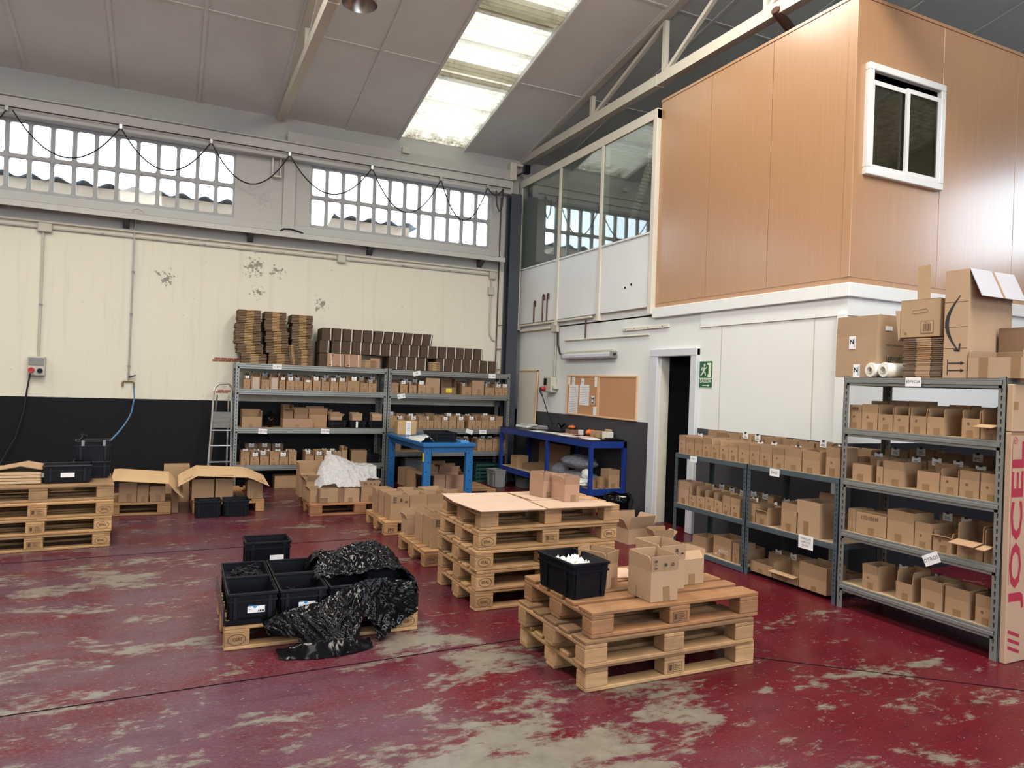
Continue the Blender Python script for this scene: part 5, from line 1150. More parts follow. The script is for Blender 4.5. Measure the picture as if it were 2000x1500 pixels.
# ---------------------------------------------------------------- blue table
TX0, TX1, TY0, TY1, TZ = 2.975, 3.71, 8.87, 10.66, .85
t = thing('blue_table', 'blue steel table in front of the right back rack', 'table', ((TX0 + TX1) / 2, (TY0 + TY1) / 2, 0))
hx, hy = (TX1 - TX0) / 2, (TY1 - TY0) / 2
MB().box(-hx, hx, -hy, hy, TZ - .045, TZ, .004).build('tabletop', 'blue', t)
for a in ((-hx + .06, hx - .06, -hy + .04, -hy + .06), (-hx + .06, hx - .06, hy - .06, hy - .04), (-hx + .05, -hx + .07, -hy + .06, hy - .06), (hx - .07, hx - .05, -hy + .06, hy - .06)): MB().box(*a, TZ - .12, TZ - .045).build('apron', 'blue', t)
for sx in (-1, 1):
    for sy in (-1, 1):
        x, y = sx * (hx - .075), sy * (hy - .07)
        lg = MB().box(x - .05, x + .05, y - .035, y + .035, 0, TZ - .045, .006).build('leg', 'blue', t)
        hm = MB()
        for k in range(6): hm.lathe([(0, 0), (.009, 0)], 8, (x + .012 * (-1) ** k, y - .0365, .12 + .12 * k), 'y')
        hm.build('bolt_hole', 'slot', lg)
MB().box(-hx + .028, -hx + .032, -hy + .04, -hy + .10, TZ - .24, TZ - .13).build('yellow_sticker', 'plug', t, (-.004, 0, 0))
ZT = TZ + .0015
t = carton('taped cardboard box on the back of the blue table', (3.20, 10.33, ZT), .28, .26, .2, -.12, '', c=(.56, .37, .18), closed=True, tp=False); tape(t, .02, -.002, 0, .075, .2, 'paper', name='label'); tape(t, .02, .13, .2005, .05, .002, 'cleartape')
for k in range(5): tape(t, .02, -.0035, .06 + .025 * k, .05, .006, 'inkblue' if k % 2 else 'greybin', name='print')
t = crate('black crate at the front of the blue table', (3.34, 9.06, ZT), .34, .5, .125, -.05)
o = MB().grid(lambda u, v: (2.985 + .19 * u + .02 * v, 9.0 + .75 * v, ZT + .004 + .075 * math.sin(PI * u) * (.55 + .45 * math.sin(3 * v + 1)) + .008 * math.sin(25 * u)), 24, 24).build('plastic_bag', 'whitebag', smooth=True); tag(o, 'white and blue printed plastic bag lying on the blue table', 'bag')
for a, b_, m_ in ((.5, .75, 'inkblue'), (.15, .45, 'greybin')):
    MB().grid(lambda u, v: (2.985 + .19 * (.2 + .6 * u) + .02, 9.0 + .75 * (a + (b_ - a) * v), ZT + .011 + .075 * math.sin(PI * (.2 + .6 * u)) * (.55 + .45 * math.sin(3 * (a + (b_ - a) * v) + 1)) + .008 * math.sin(25 * (.2 + .6 * u))), 12, 10).build('print', m_, o, smooth=True)
o = MB().prism([(3.52, 8.95), (3.62, 8.92), (3.56, 9.25), (3.50, 9.3)], ZT, ZT + .03, 'z').build('plastic_film', 'inkblue'); tag(o, 'pale blue plastic film beside the black crate, blue table', 'plastic film')
# boxes on the pallet under the table
Zu = ZP
carton('tall brown box at the back left under the blue table', (3.16, 10.0, Zu), .2, .2, .25, .1, '', c=DARKC, closed=True, tp=False)
carton('brown box, second along the left side under the blue table', (3.20, 9.76, Zu), .17, .2, .22, .05, 'l0:.03', c=TAN, tp=True)
crate('black crate with a round mark under the blue table', (3.28, 9.48, Zu), .2, .3, .2, .05)
carton('pinkish open box, front left under the blue table', (3.42, 9.44, Zu), .155, .3, .15, 0, 'f0:.07 b0:.07 l0 r0', .06, c=PINK, tp=False)
carton('wide pinkish box, front right under the blue table', (3.66, 9.44, Zu), .30, .3, .21, 0, 'b-20:.1 l0:.02 r0:.02', .05, c=PINK, tp=False)
carton('brown open box behind the black crate under the blue table', (3.42, 9.80, Zu), .2, .2, .22, 0, 'b0:.08 f0:.07', .06, c=TAN, tp=False)
carton('dark brown box at the back right under the blue table', (3.74, 9.86, Zu), .3, .25, .24, 0, 'b-10:.06 l20', .06, c=BROWN, tp=False)

# ---------------------------------------------------------------- workbench on the right wall
bx0, bx1, by0, by1, bz = 4.95, 5.505, 8.0, 10.85, .952
t = thing('workbench', 'dark blue steel workbench with a lower shelf, under the corkboards', 'workbench', (bx0, by0, 0))
W_, L_ = bx1 - bx0, by1 - by0
MB().box(0, W_, 0, L_, bz - .006, bz, .002).build('worktop', 'black', t)
MB().box(0, .03, 0, L_, bz - .09, bz - .006).build('front_beam', 'blue2', t); MB().box(.03, W_, 0, .03, bz - .09, bz - .006).build('side_beam', 'blue2', t); MB().box(.03, W_, L_ - .03, L_, bz - .09, bz - .006).build('side_beam', 'blue2', t)
for x in (0, W_ - .045):
    for y in (0, L_ * .42, L_ - .05): MB().box(x, x + .045, y, y + .05, 0, bz - .09 if x == 0 else bz - .01).build('leg', 'blue2', t)
MB().box(.0, W_, 0, L_, .30, .325, .002).build('lower_shelf', 'chip', t); MB().box(-.004, .02, -.004, L_, .245, .327).box(.02, W_, -.004, .02, .245, .327).build('shelf_beam', 'blue2', t)
zs_ = .3275; zw = bz + .0015
MB_ = MB
t = thing('parcel_scale', 'white bench scale with a flat tray at the corner end of workbench', 'scale', (5.30, 10.55, zw), .15)
MB().box(-.12, .12, -.17, .17, 0, .045, .012).build('base', 'whitebag', t); MB().box(-.10, .10, -.16, .05, .05, .066, .006).build('tray', 'lamptube', t); MB().box(-.1, .0, .06, .165, .045, .062, .008).build('keypad', 'greybin', t)
t = thing('parcel_scale', 'grey scale behind the white bench scale', 'scale', (5.33, 10.18, zw), .1); MB().box(-.11, .11, -.1, .1, 0, .04, .01).build('base', 'greybin', t); MB().box(-.10, .10, -.09, .09, .045, .06, .005).build('tray', 'lamptube', t)
t = thing('desk_lamp', 'small black clamp lamp standing at the back of workbench', 'lamp', (5.43, 9.65, zw)); MB().lathe([(0, 0), (.06, 0), (.06, .015), (.012, .02), (.012, .07), (.04, .08), (.065, .13), (.06, .13), (.03, .085), (0, .08)], 16).build('lamp_body', 'black', t, smooth=True); MB().box(-.05, .05, -.012, .0, .075, .125).build('reflector', 'alu', t)
for y, lab in ((9.35, 'orange bag in a small brown box, left one on workbench'), ):
    carton(lab, (5.38, y, zw), .16, .14, .06, -PI / 2, '', c=BROWN)
    o = MB().grid(lambda u, v: (5.44 + .055 * math.cos(2 * PI * u) * math.sin(PI * v), y + .06 * math.sin(2 * PI * u) * math.sin(PI * v), zw + .072 + .045 * (1 - math.cos(PI * v)) * .5 + .006 * math.sin(14 * u)), 20, 10).build('orange_bag', 'orange', smooth=True); tag(o, 'crumpled orange plastic bag in a small box on workbench, left one', 'bag')
o = MB().box(5.40, 5.45, 9.02, 9.09, zw, zw + .075, .003).build('white_cup', 'whitebag'); tag(o, 'small white square container at the middle of workbench', 'container')
for y in (8.72, 8.81):
    o = MB().grid(lambda u, v: (5.42 + .06 * math.cos(2 * PI * u) * math.sin(PI * v) ** .6, y + .045 * math.sin(2 * PI * u) * math.sin(PI * v) ** .6, zw + .002 + .1 * v), 16, 10).build('orange_packet', 'orange', smooth=True); tag(o, 'orange packet beside the small tan box on workbench, %s one' % ('right' if y < 8.8 else 'left'), 'packet')
carton('small tan closed box on the right part of workbench', (5.345, 8.56, zw), .2, .12, .095, -PI / 2, '', c=TAN, closed=True)
carton('small pale box behind the tan box on workbench', (5.43, 8.38, zw), .1, .06, .13, -PI / 2, '', c=PALE, closed=True, tp=False)
carton('white cardboard carton at the right end of workbench', (5.36, 8.32, zw), .13, .1, .1, -PI / 2, '', c=(.8, .8, .74), closed=True, tp=False)
t = thing('black_tray', 'flat black tray at the right front corner of workbench', 'tray', (5.33, 8.1, zw)); MB().box(-.14, .15, -.08, .06, 0, .02, .006).build('tray', 'black', t); MB().box(-.1, .1, -.05, .03, .021, .035, .006).build('tool', 'cable', t)
for k, (x, y, a, c) in enumerate(((5.1, 9.75, .1, 'paper'), (5.16, 9.4, .25, 'paper'), (5.14, 9.05, -.1, 'paper'), (5.12, 8.75, .2, 'paper'), (5.2, 8.5, -.2, 'paper'), (5.14, 8.3, .1, 'paper'), (5.25, 9.15, .3, 'pinkpaper'), (5.2, 8.62, .15, 'pinkpaper'))):
    if c == 'pinkpaper' and 'pinkpaper' not in M: M['pinkpaper'] = simple('pink_paper', (.80, .50, .50), .7, var=.04)
    o = MB().box(-.105, .105, -.148, .148, 0, .0008).build('paper_sheet', c, None, (x, y, zw + .0012 * k), rot=(0, 0, a)); tag(o, '%s paper sheet on the worktop, %s along the bench' % ('pink' if c != 'paper' else 'white', ('first from the corner', 'second from the corner', 'third from the corner', 'fourth from the corner', 'fifth from the corner', 'nearest the door', 'amid the white ones', 'near the tan box')[k]), 'paper')
o = MB().box(5.12, 5.3, 9.55, 9.6, zw + .012, zw + .02).build('black_folder', 'black'); tag(o, 'thin black ruler on the white papers of workbench', 'ruler')
# lower shelf of the bench
carton('cardboard box at the corner end of the workbench lower shelf', (5.02, 10.42, zs_), .22, .2, .16, -PI / 2, 'f10 b0 l0 r0', .03, c=TAN, tp=False)
carton('flattened brown box leaning behind the workbench, lower shelf', (5.35, 9.75, zs_), .9, .05, .44, -PI / 2, '', c=BROWN, closed=True, tp=False)
carton('low cardboard tray on the workbench lower shelf, left half', (5.10, 10.05, zs_), .36, .25, .1, -PI / 2, '', c=DARKC, tp=False)
def blob(label, name, mat, c, r, h, cat='bag', seed=0.0, nz=.12):
    cx, cy, cz = c
    def fn(u, v):
        a = 2 * PI * u; s = math.sin(PI * min(1, v * .94 + .06)) ** .55; d = 1 + nz * mnoise.noise(Vector((math.cos(a) * 2.2, math.sin(a) * 2.2, v * 3 + seed))) * 1.6
        return (cx + r[0] * math.cos(a) * s * d, cy + r[1] * math.sin(a) * s * d, cz + .002 + h * v * (1 + .25 * nz * math.sin(5 * a + seed)))
    o = MB().grid(fn, 36, 18).build(name, mat, smooth=True); return tag(o, label, cat)
blob('clear plastic bag standing on the workbench lower shelf, left one', 'clear_bag', 'clearbag', (5.2, 9.25, zs_), (.14, .16), .2, seed=3)
blob('large stuffed clear plastic bag on the workbench lower shelf, upper one', 'clear_bag', 'clearbag', (5.22, 8.72, zs_ + .175), (.2, .36), .2, seed=5); blob('large stuffed clear plastic bag on the workbench lower shelf, under another', 'clear_bag', 'clearbag', (5.24, 8.72, zs_), (.2, .34), .16, seed=8)
blob('crumpled white plastic bag at the front of the workbench lower shelf', 'white_bag', 'whitebag', (5.03, 8.30, zs_), (.10, .15), .10, seed=11, nz=.2); blob('knotted white plastic bag top, on the crumpled white bag', 'white_bag', 'whitebag', (5.08, 8.30, zs_ + .09), (.06, .07), .13, seed=14, nz=.25)
for k, (x, y, z, r, h, lab) in enumerate(((5.06, 8.10, zs_, .04, .11, 'single narrow roll of brown tape, nearest the bench leg'), (5.17, 8.08, zs_, .065, .055, 'lower wide roll of brown tape on workbench shelf'), (5.17, 8.08, zs_ + .057, .065, .09, 'upper wide roll of brown tape on workbench shelf'))):
    o = MB().lathe([(r * .55, 0), (r, 0), (r, h), (r * .55, h), (r * .55, 0)], 24).build('tape_roll', 'tape', None, (x, y, z)); tag(o, lab, 'tape roll', 'rolls of brown tape')
carton('open cardboard box at the door end of the workbench lower shelf', (5.36, 8.05, zs_), .17, .2, .165, 0, 'f0 b0 l0 r0', .075, c=TAN)
# bin with black liner
t = thing('waste_bin', 'round waste bin with a black liner under the workbench end', 'bin', (5.13, 7.60, 0)); MB().lathe([(0, .002), (.13, .002), (.165, .28), (.16, .28), (.125, .01)], 28).build('bin_body', 'boxgrey', t, smooth=True)
def lf(u, v):
    a = 2 * PI * u; r = (.172 + .03 * v + .012 * math.sin(7 * a) * v) if v < .7 else .185 - .06 * (v - .7)
    return (r * math.cos(a), r * math.sin(a), .16 + .16 * v + .012 * math.sin(5 * a + 1) * v)
MB().grid(lf, 48, 10).build('bin_liner', 'blackfilm', t, smooth=True)

# ---------------------------------------------------------------- things on the right wall
t = thing('fluorescent_lamp', 'grey tubular fluorescent lamp on the white wall above the corkboards', 'lamp', (XR - .055, 9.0, 2.125)); MB().box(-.055, .055, -.68, .68, -.06, .02, .02).build('diffuser', 'lamptube', t); MB().box(.0, .055, -.66, .66, .02, .06, .008).build('housing', 'boxgrey', t)
for y in (-.69, .67): MB().box(-.057, .055, y, y + .02, -.062, .03, .004).build('end_cap', 'greybin', t)
MB().tube([(0, -.69, -.01), (0, -.72, -.01)], .018).build('cable_gland', 'cable', t)
def cork(label, y0, y1, z0, z1):
    t = thing('corkboard', label, 'corkboard', (XR - .001, (y0 + y1) / 2, z0)); w_, h = (y1 - y0) / 2, z1 - z0
    MB().box(-.014, 0, -w_ + .018, w_ - .018, .018, h - .018).build('cork_panel', 'cork', t)
    for a in ((-w_, w_, 0, .022), (-w_, w_, h - .022, h), (-w_, -w_ + .022, .022, h - .022), (w_ - .022, w_, .022, h - .022)): MB().box(-.022, 0, *a, .002).build('frame', 'pine', t)
    return t
cork('corkboard pinned with papers above the workbench, left one', 8.745, 9.64, 1.232, 1.825); cork('empty corkboard above the workbench, right one', 7.80, 8.735, 1.228, 1.822)
for k, (y, z, w_, h, lab) in enumerate(((9.57, 1.745, .07, .12, 'small white note at the upper left corner of the corkboard'), (9.44, 1.73, .08, .14, 'small printed note, second along the corkboard top'), (9.17, 1.72, .09, .11, 'tilted small note, third along the corkboard top'), (8.80, 1.735, .08, .14, 'small white note at the upper right of the pinned corkboard'),
                                  (9.43, 1.40, .27, .31, 'lower white sheet in the left column of the corkboard'), (9.42, 1.585, .27, .19, 'upper white sheet in the left column of the corkboard'), (9.11, 1.535, .27, .30, 'white sheet pinned beside the left column of the corkboard'), (8.87, 1.47, .09, .12, 'small black and white printed note on the corkboard'), (8.80, 1.31, .1, .13, 'blank white note at the lower right of the pinned corkboard'))):
    t = thing('pinned_note', lab, 'note', (XR - .0165 - .0006 * k, y, z)); c = MB().box(-.0006, .0006, -w_ / 2, w_ / 2, -h / 2, h / 2).build('paper', 'paper', t, rot=(.12 if k == 2 else 0, 0, 0))
    if k in (1, 2): lettering('P1', 'ink', .045, c, (-.002, 0, 0), FACEX)
    if k == 7:
        for i in range(5):
            for j in range(5):
                if (i * 3 + j * 5 + i * j) % 3 == 0: MB().box(-.0016, -.0008, -.035 + i * .015, -.022 + i * .015, -.05 + j * .02, -.034 + j * .02).build('print', 'ink', c)
    if k in (4, 5, 6):
        lm = MB()
        for i in range(int(h / .03)): lm.box(-.0016, -.0008, -w_ * .42, w_ * (.42 - .3 * ((i * 7) % 5) / 5), -h * .42 + i * .026, -h * .42 + i * .026 + .004)
        lm.build('print', 'greybin', c)
# exit sign
t = thing('exit_sign', 'green exit sign with running figure and the word SALIDA beside the door', 'sign', (XR - .004, 6.488, 1.845))
MB().box(0, .003, -.115, .115, -.158, .155).build('sign_plate', 'signpale', t)
MB().box(-.001, .0, -.108, .108, -.04, .148).build('pictogram_field', 'signgreen', t); MB().box(-.001, .0, -.108, .108, -.15, -.05).build('word_field', 'signgreen', t)
def flat(pts, name='figure', mat='signpale', dx=-.002): return MB().add([(dx, y, z) for y, z in pts], [tuple(range(len(pts)))]).build(name, mat, t)
flat([(-.03, -.03), (-.09, -.03), (-.09, .13), (-.02, .13), (-.02, .11), (-.045, .105), (-.045, .0), (-.03, .0)], 'doorway')
MB().lathe([(0, 0), (.016, 0)], 14, (-.0025, .022, .105), 'x').build('figure', 'signpale', t)
for a, b_, w_ in (((.03, .085), (.04, .03), .030), ((.035, .085), (.065, .07), .013), ((.065, .07), (.075, .045), .011), ((.03, .085), (.0, .065), .012), ((.0, .065), (-.02, .085), .011), ((.04, .03), (.005, .015), .018), ((.005, .015), (.005, -.02), .014), ((.042, .03), (.06, .005), .018), ((.06, .005), (.088, -.018), .014)):
    MB().bar((-.0025, a[0], a[1]), (-.0025, b_[0], b_[1]), .001, w_, up=(0, -(b_[1] - a[1]), b_[0] - a[0])).build('figure', 'signpale', t)
lettering('SALIDA', 'signpale', .058, t, (-.0025, 0, -.078), FACEX, 1.0, .001)
MB().box(-.0025, -.001, -.045, .05, -.131, -.122).add([(-.0025, -.04, -.142), (-.0025, -.07, -.1265), (-.0025, -.04, -.111)], [(0, 1, 2)]).build('arrow', 'signpale', t)
# socket combination, conduits
t = thing('socket_box', 'grey switch and socket box with a red plug, right of the dark column', 'socket', (XR - .05, 10.12, 1.66)); MB().box(-.06, .05, -.14, .12, -.11, .13, .01).build('housing', 'boxgrey', t); MB().box(-.066, -.06, .0, .1, .0, .11, .003).build('cover_flap', 'black', t)
MB().lathe([(0, 0), (.035, 0), (.04, .05), (.03, .1), (0, .1)], 14, (-.14, .06, -.06), 'x').build('red_plug', 'red', t, smooth=True); MB().tube([(-.14, .05, -.06), (-.17, .0, -.1), (-.15, -.06, -.2), (-.08, -.08, -.4), (.03, -.07, -.62)], [.025, .02, .008, .008, .008]).build('plug_cable', 'cable', t); MB().box(-.04, .05, -.2, -.13, -.06, .0, .008).build('side_box', 'boxgrey', t)
t = thing('conduit', 'grey twin conduit dropping from a junction box to the socket box', 'conduit', (XR - .02, 10.05, 1.8))
MB().tube([(0, .03, 0), (0, .03, .72)], .013).build('pipe', 'pvc', t); MB().tube([(0, -.02, 0), (0, -.02, .72)], .013).build('pipe', 'pvc', t); MB().box(-.035, .02, -.10, .10, .70, .86, .01).build('junction_box', 'boxgrey', t)
MB().tube([(0, -.07, .7), (0, -.09, .5), (0, -.16, .36), (0, -.36, .31), (-.02, -.37, .31)], .014).build('lamp_cable', 'cable', t)
struct(MB().box(XR - .05, XR, 10.2, 11.3, 2.565, 2.60, .004).box(XR - .06, XR, 8.95, 11.3, 2.655, 2.685, .004).build('trim_13', 'steelwhite'))
t = thing('surface_pipe', 'thin cream pipe along the wall above the fluorescent lamp', 'pipe', (XR - .015, 8.6, 2.36)); MB().tube([(0, 1.15, 0), (0, -1.02, -.01)], .012).build('pipe', 'steelwhite', t); MB().tube([(0, .55, 0), (0, .55, .28)], .01).build('riser', 'rust', t)
t = thing('cable_batten', 'white perforated cable batten above the door', 'batten', (XR - .012, 7.7, 2.44)); MB().box(-.012, .012, -.52, .48, -.02, .02, .003).build('batten', 'steelwhite', t)
for y in (-.4, -.1, .2, .4): MB().lathe([(0, 0), (.008, 0)], 8, (-.0135, y, 0), 'x').build('screw', 'slot', t)
t = thing('leaning_panel', 'pale pine-framed panel leaning in the corner behind the workbench', 'panel', (5.47, 10.93, .952)); t.rotation_euler = (0, .03, 0)
MB().box(-.012, 0, -.30, .36, 0, .93).build('panel_face', 'steelwhite', t); MB().box(-.02, .004, -.33, -.30, 0, .95).build('frame', 'pine', t); MB().box(-.02, .004, -.33, .36, .93, .95).build('frame', 'pine', t)

# ---------------------------------------------------------------- things on the back wall
YW = YB - .022
def conduit(label, pts, r=.013, mat='pvc', boxes=(), clips=()):
    p0 = pts[0]; t = thing('conduit', label, 'conduit', p0); loc = [tuple(a - b_ for a, b_ in zip(p, p0)) for p in pts]
    MB().tube(loc, r).build('pipe', mat, t)
    for (x, z, w_, h) in boxes: MB().box(x - w_ / 2 - p0[0], x + w_ / 2 - p0[0], -.05, .012, z - h / 2 - p0[2], z + h / 2 - p0[2], .012).build('junction_box', 'boxgrey', t)
    for (x, z) in clips: MB().box(x - .02 - p0[0], x + .02 - p0[0], -.02, .012, z - .008 - p0[2], z + .008 - p0[2]).build('pipe_clip', 'greybin', t)
    return t
conduit('long horizontal grey conduit with junction boxes across the back wall', [(-4, YW, 3.535), (4.97, YW, 3.535)], .016, boxes=((-1.58, 3.535, .17, .12), (2.39, 3.535, .13, .12), (5.0, 3.53, .12, .14)), clips=((-.9, 3.535), (.4, 3.535), (1.5, 3.535), (3.4, 3.535), (4.2, 3.535)))
conduit('vertical grey conduit down to the socket box with a red plug', [(-1.60, YW, 3.5), (-1.605, YW, 1.81)], .016, clips=((-1.6, 2.5),))
t = thing('socket_box', 'grey wall socket box with red and black sockets and a hanging cable', 'socket', (-1.615, YB - .06, 1.67)); MB().box(-.10, .10, -.05, .058, -.13, .13, .012).build('housing', 'boxgrey', t); MB().box(-.085, .085, -.056, -.05, .01, .11, .004).build('cover_window', 'greybin', t)
MB().lathe([(0, -.05), (.035, -.05), (.035, 0), (0, 0)], 16, (-.05, -.045, -.055), 'y').build('red_socket', 'red', t); MB().lathe([(0, -.03), (.032, -.03), (.032, 0), (0, 0)], 16, (.045, -.045, -.06), 'y').build('black_socket', 'black', t)
MB().tube([(-.06, -.07, -.1), (-.09, -.06, -.3), (-.12, -.05, -.6), (-.2, -.05, -.95), (-.36, -.08, -1.3), (-.5, -.15, -1.62)], .011).build('power_cable', 'cable', t)
conduit('slim steel air pipe with valve and brass tee on the back wall', [(-.515, YW, 3.8), (-.525, YW, 1.62)], .012, 'alu', clips=((-.515, 3.05), (-.52, 2.45), (-.525, 1.72)))
t = thing('air_outlet', 'brass two-way outlet with a lever valve under the steel air pipe', 'valve', (-.525, YW, 1.5)); MB().tube([(0, 0, .12), (0, 0, .0)], .016).build('valve_body', 'alu', t); MB().bar((.0, -.03, .06), (.09, -.03, .09), .015, .02).build('lever', 'cable', t); MB().tube([(-.07, 0, -.07), (-.07, 0, -.01), (-.05, 0, .005), (.05, 0, .005), (.07, 0, -.01), (.07, 0, -.07)], .014).build('tee', 'brass', t)
t = thing('air_hose', 'blue air hose hanging from the brass outlet to the left stack', 'hose', (-.455, YW - .03, 1.43))
pts = [(0, 0, 0), (.02, -.2, -.15), (.01, -.6, -.32)] + [(.01 - .02 * q - .16 * q * q, -.6 - 2.55 * q, -.32 - .30 * q + .02 * q * q) for q in [k / 10 for k in range(1, 11)]]
MB().tube(pts, .009).build('hose', 'hose', t)
t = thing('corner_conduit', 'grey conduit bending beside the dark column in the corner', 'conduit', (4.99, YW, 3.46)); MB().tube([(0, 0, 0), (-.01, 0, -.8), (.0, 0, -.95), (.06, 0, -1.05), (.10, 0, -1.06)], .014).build('pipe', 'pvc', t); MB().box(-.06, .04, -.05, .012, -.27, -.14, .008).build('switch_box', 'boxgrey', t)
t = thing('rusty_pipe', 'thin rusty pipe running down beside the dark column', 'pipe', (5.12, YW - .01, 1.9)); MB().tube([(0, 0, 0), (0, 0, 3.0)], .011).build('pipe', 'rust', t); MB().tube([(0, 0, .78), (.085, -.03, .78)], .009).build('branch', 'rust', t); MB().tube([(0, 0, .36), (.085, -.03, .36)], .009).build('branch', 'rust', t); MB().tube([(0, 0, .0), (.085, -.0, .0)], .009).build('branch', 'rust', t)
# festoon cable looping along the beam, on small hooks
CY = YB - .23
def loop(x0, x1, sag, z=4.985, n=14): return [(x0 + (x1 - x0) * q, CY, z - sag * 4 * q * (1 - q)) for q in [k / n for k in range(n + 1)]]
t = thing('festoon_cable', 'thin black cable hanging in loops across both window strips', 'cable', (0, 0, 0))
for x0, x1, sag in ((-2.9, -2.02, .45), (-1.96, -.72, .52), (-.72, .43, .5), (.43, 1.52, .52), (1.52, 2.78, .50), (2.78, 3.93, .62), (3.93, 4.77, .62), (4.77, 5.05, .12)): MB().tube(loop(x0, x1, sag), .0095, 6).build('cable_loop', 'cable', t)
MB().tube([(4.93, CY, 4.95), (4.95, CY, 4.7), (5.0, CY, 4.6), (5.05, CY, 4.7), (5.06, CY, 5.0)], .012, 6).build('cable_loop', 'cable', t)
MB().tube([(XL + 2, CY, 5.02), (5.2, CY, 5.02)], .008, 6).build('carrier_wire', 'cable', t)
for x in (-2.02, -.72, .43, 1.52, 2.78, 3.93, 4.77): MB().box(x - .02, x + .02, CY - .015, CY + .06, 4.965, 5.03, .004).build('hook', 'alu', t)
conduit('black arched cable on the rail below the pilaster', [(1.42, YB - .24, 3.822), (1.47, YB - .24, 3.86), (1.58, YB - .24, 3.868), (1.72, YB - .24, 3.84), (1.76, YB - .24, 3.822)], .014, 'cable')
conduit('short grey arched pipe on the rail under the left window', [(-.55, YB - .24, 3.822), (-.54, YB - .24, 3.88), (-.48, YB - .24, 3.905), (-.41, YB - .24, 3.88), (-.40, YB - .24, 3.822)], .012, 'pvc')
# hanging reflector lamp
t = thing('high_bay_lamp', 'round silver reflector lamp hanging from the ceiling at the top', 'lamp', (1.68, 7.63, 5.60)); MB().lathe([(.185, 0), (.19, .0), (.185, .03), (.15, .14), (.08, .22), (.05, .24), (.05, .34), (.0, .34)], 40).build('reflector', 'chrome', t, smooth=True); MB().lathe([(.0, .20), (.075, .20), (.145, .13), (.182, .012), (.185, .0)], 40).build('reflector_inside', 'chrome', t, smooth=True)
MB().lathe([(0, .08), (.03, .09), (.035, .14), (.02, .2), (0, .2)], 16).build('bulb', 'lamptube', t, smooth=True); MB().tube([(0, 0, .34), (0, 0, .80)], .008).build('suspension_rod', 'alu', t)

# step ladder beside the left rack
t = thing('step_ladder', 'aluminium step ladder with a rounded top rail beside the left back rack', 'ladder', (.665, 11.1, 0))
rp = lambda x0: [(x0, -.22, 0), (x0 + .055, .12, 1.42), (x0 + .075, .135, 1.48), (x0 + .12, .14, 1.51), (x0 + .28, .14, 1.515)]
MB().tube([(-.16, -.22, 0), (-.085, .10, 1.40), (-.07, .115, 1.46), (-.02, .12, 1.505), (.09, .12, 1.515), (.12, .12, 1.505), (.145, .115, 1.46), (.15, .10, 1.40), (.158, -.22, 0)], .014).build('rail', 'alu', t)
for z in (.22, .42, .645, .86): 
    q = z / 1.4; MB().box(-.16 + .075 * q, .155 - .005 * q, -.26 + .32 * q, -.17 + .32 * q, z - .015, z, .003).build('step', 'alu', t)
M['tread'] = make_wood('weathered_platform', (.10, .10, .10), (.30, .29, .27), .3)
MB().box(-.10, .14, .02, .04, .88, 1.11).build('folded_platform', 'tread', t)
for x in (-.12, .14): MB().bar((x, .36, 0), (x * .6 + .03, .12, 1.35), .02, .03).build('rear_leg', 'alu', t)

# ---------------------------------------------------------------- on top of the tall rack, and beside it
ZE = 1.8035
t = carton('open tan box with raised flap and white stickers, left end on tall rack', (4.82, 3.945, ZE), .365, .40, .315, -PI / 2, 'f-3:.16 r0:.165 b0:.16 l0:.15', .16, c=(.40, .27, .17), tp=False)
for x, z in ((-.03, .22), (.015, .0)): 
    c = MB().box(-.03, .03, -.001, .001, 0, .10).build('sticker', 'paper', t, (x, -.002, z)); lettering('N', 'ink', .05, c, (-.005, -.0018, .055), FRONT, 1, .002)
    lettering('BSC89L31', 'inkblue', .018, c, (.02, -.0018, .05), (PI / 2, -PI / 2, 0))
lettering('169V1051', 'ink', .06, t, (.1845, .2, .14), (PI / 2, 0, PI / 2), .8, .001); lettering('MENOS PERSOMEN', 'ink', .022, t, (.1845, .2, .25), (PI / 2, 0, PI / 2)); MB().box(-.0008, .0008, -.04, .04, 0, .035).build('sticker', 'paper', t, (.186, .13, .36))
for k, (y, lab) in enumerate(((3.795, 'left'), (3.682, 'right'))):
    t = thing('film_roll', 'white stretch film roll lying on the tall rack, %s of the two' % lab, 'film roll', (4.80, y, ZE + .055), -.15, 'white film rolls on the tall rack')
    MB().lathe([(.026, .0), (.052, 0), (.054, .004), (.054, .29), (.026, .29)], 28, (0, 0, 0), 'x').build('film', 'foamwhite', t, smooth=False); MB().lathe([(.026, .29), (.022, .29), (.022, -.006), (.027, -.006), (.027, .0)], 24, (0, 0, 0), 'x').build('core', 'boxgrey', t, smooth=True)
t = flat_bundle('tall bundle of flattened boxes under the barcode box on tall rack', (4.83, 3.40, ZE), .30, .34, .285, -PI / 2, sheets=20, c=(.11, .07, .05), mid=(.44, .26, .15), midf=(.36, .70)); 
t = carton('tan box with a barcode and an upright flap, on the flattened bundle', (4.83, 3.425, ZE + .29), .295, .27, .27, -PI / 2 + .05, 'f-12:.001', .01, c=(.42, .285, .17), closed=True, tp=False); t.rotation_euler = (0.0, 0, -PI / 2 + .04)
MB().prism([(-.03, 0), (.062, 0), (.058, .245), (-.04, .235)], .0, .006, 'y').build('flap', 'card', t, (-.0, .01, .27), color=(.42, .285, .17)); MB().prism([(-.16, -.02), (-.149, 0), (-.149, .2), (-.19, .2)], .0, .22, 'y').build('flap', 'card', t, (0, 0, 0), color=(.46, .32, .22))
c = MB().box(-.045, .045, -.001, 0, 0, .09).build('barcode_frame', 'inkbrown', t, (.055, -.001, .025)); c2 = MB().box(-.042, .042, -.0016, -.001, .003, .087).build('barcode_field', 'card', t, (.055, -.001, .025), color=(.42, .285, .17))
bm_ = MB(); x = -.03
while x < .03: ww_ = random.choice((.002, .003, .004)); bm_.box(x, x + ww_, -.002, -.0012, .015, .068); x += ww_ + random.choice((.002, .003))
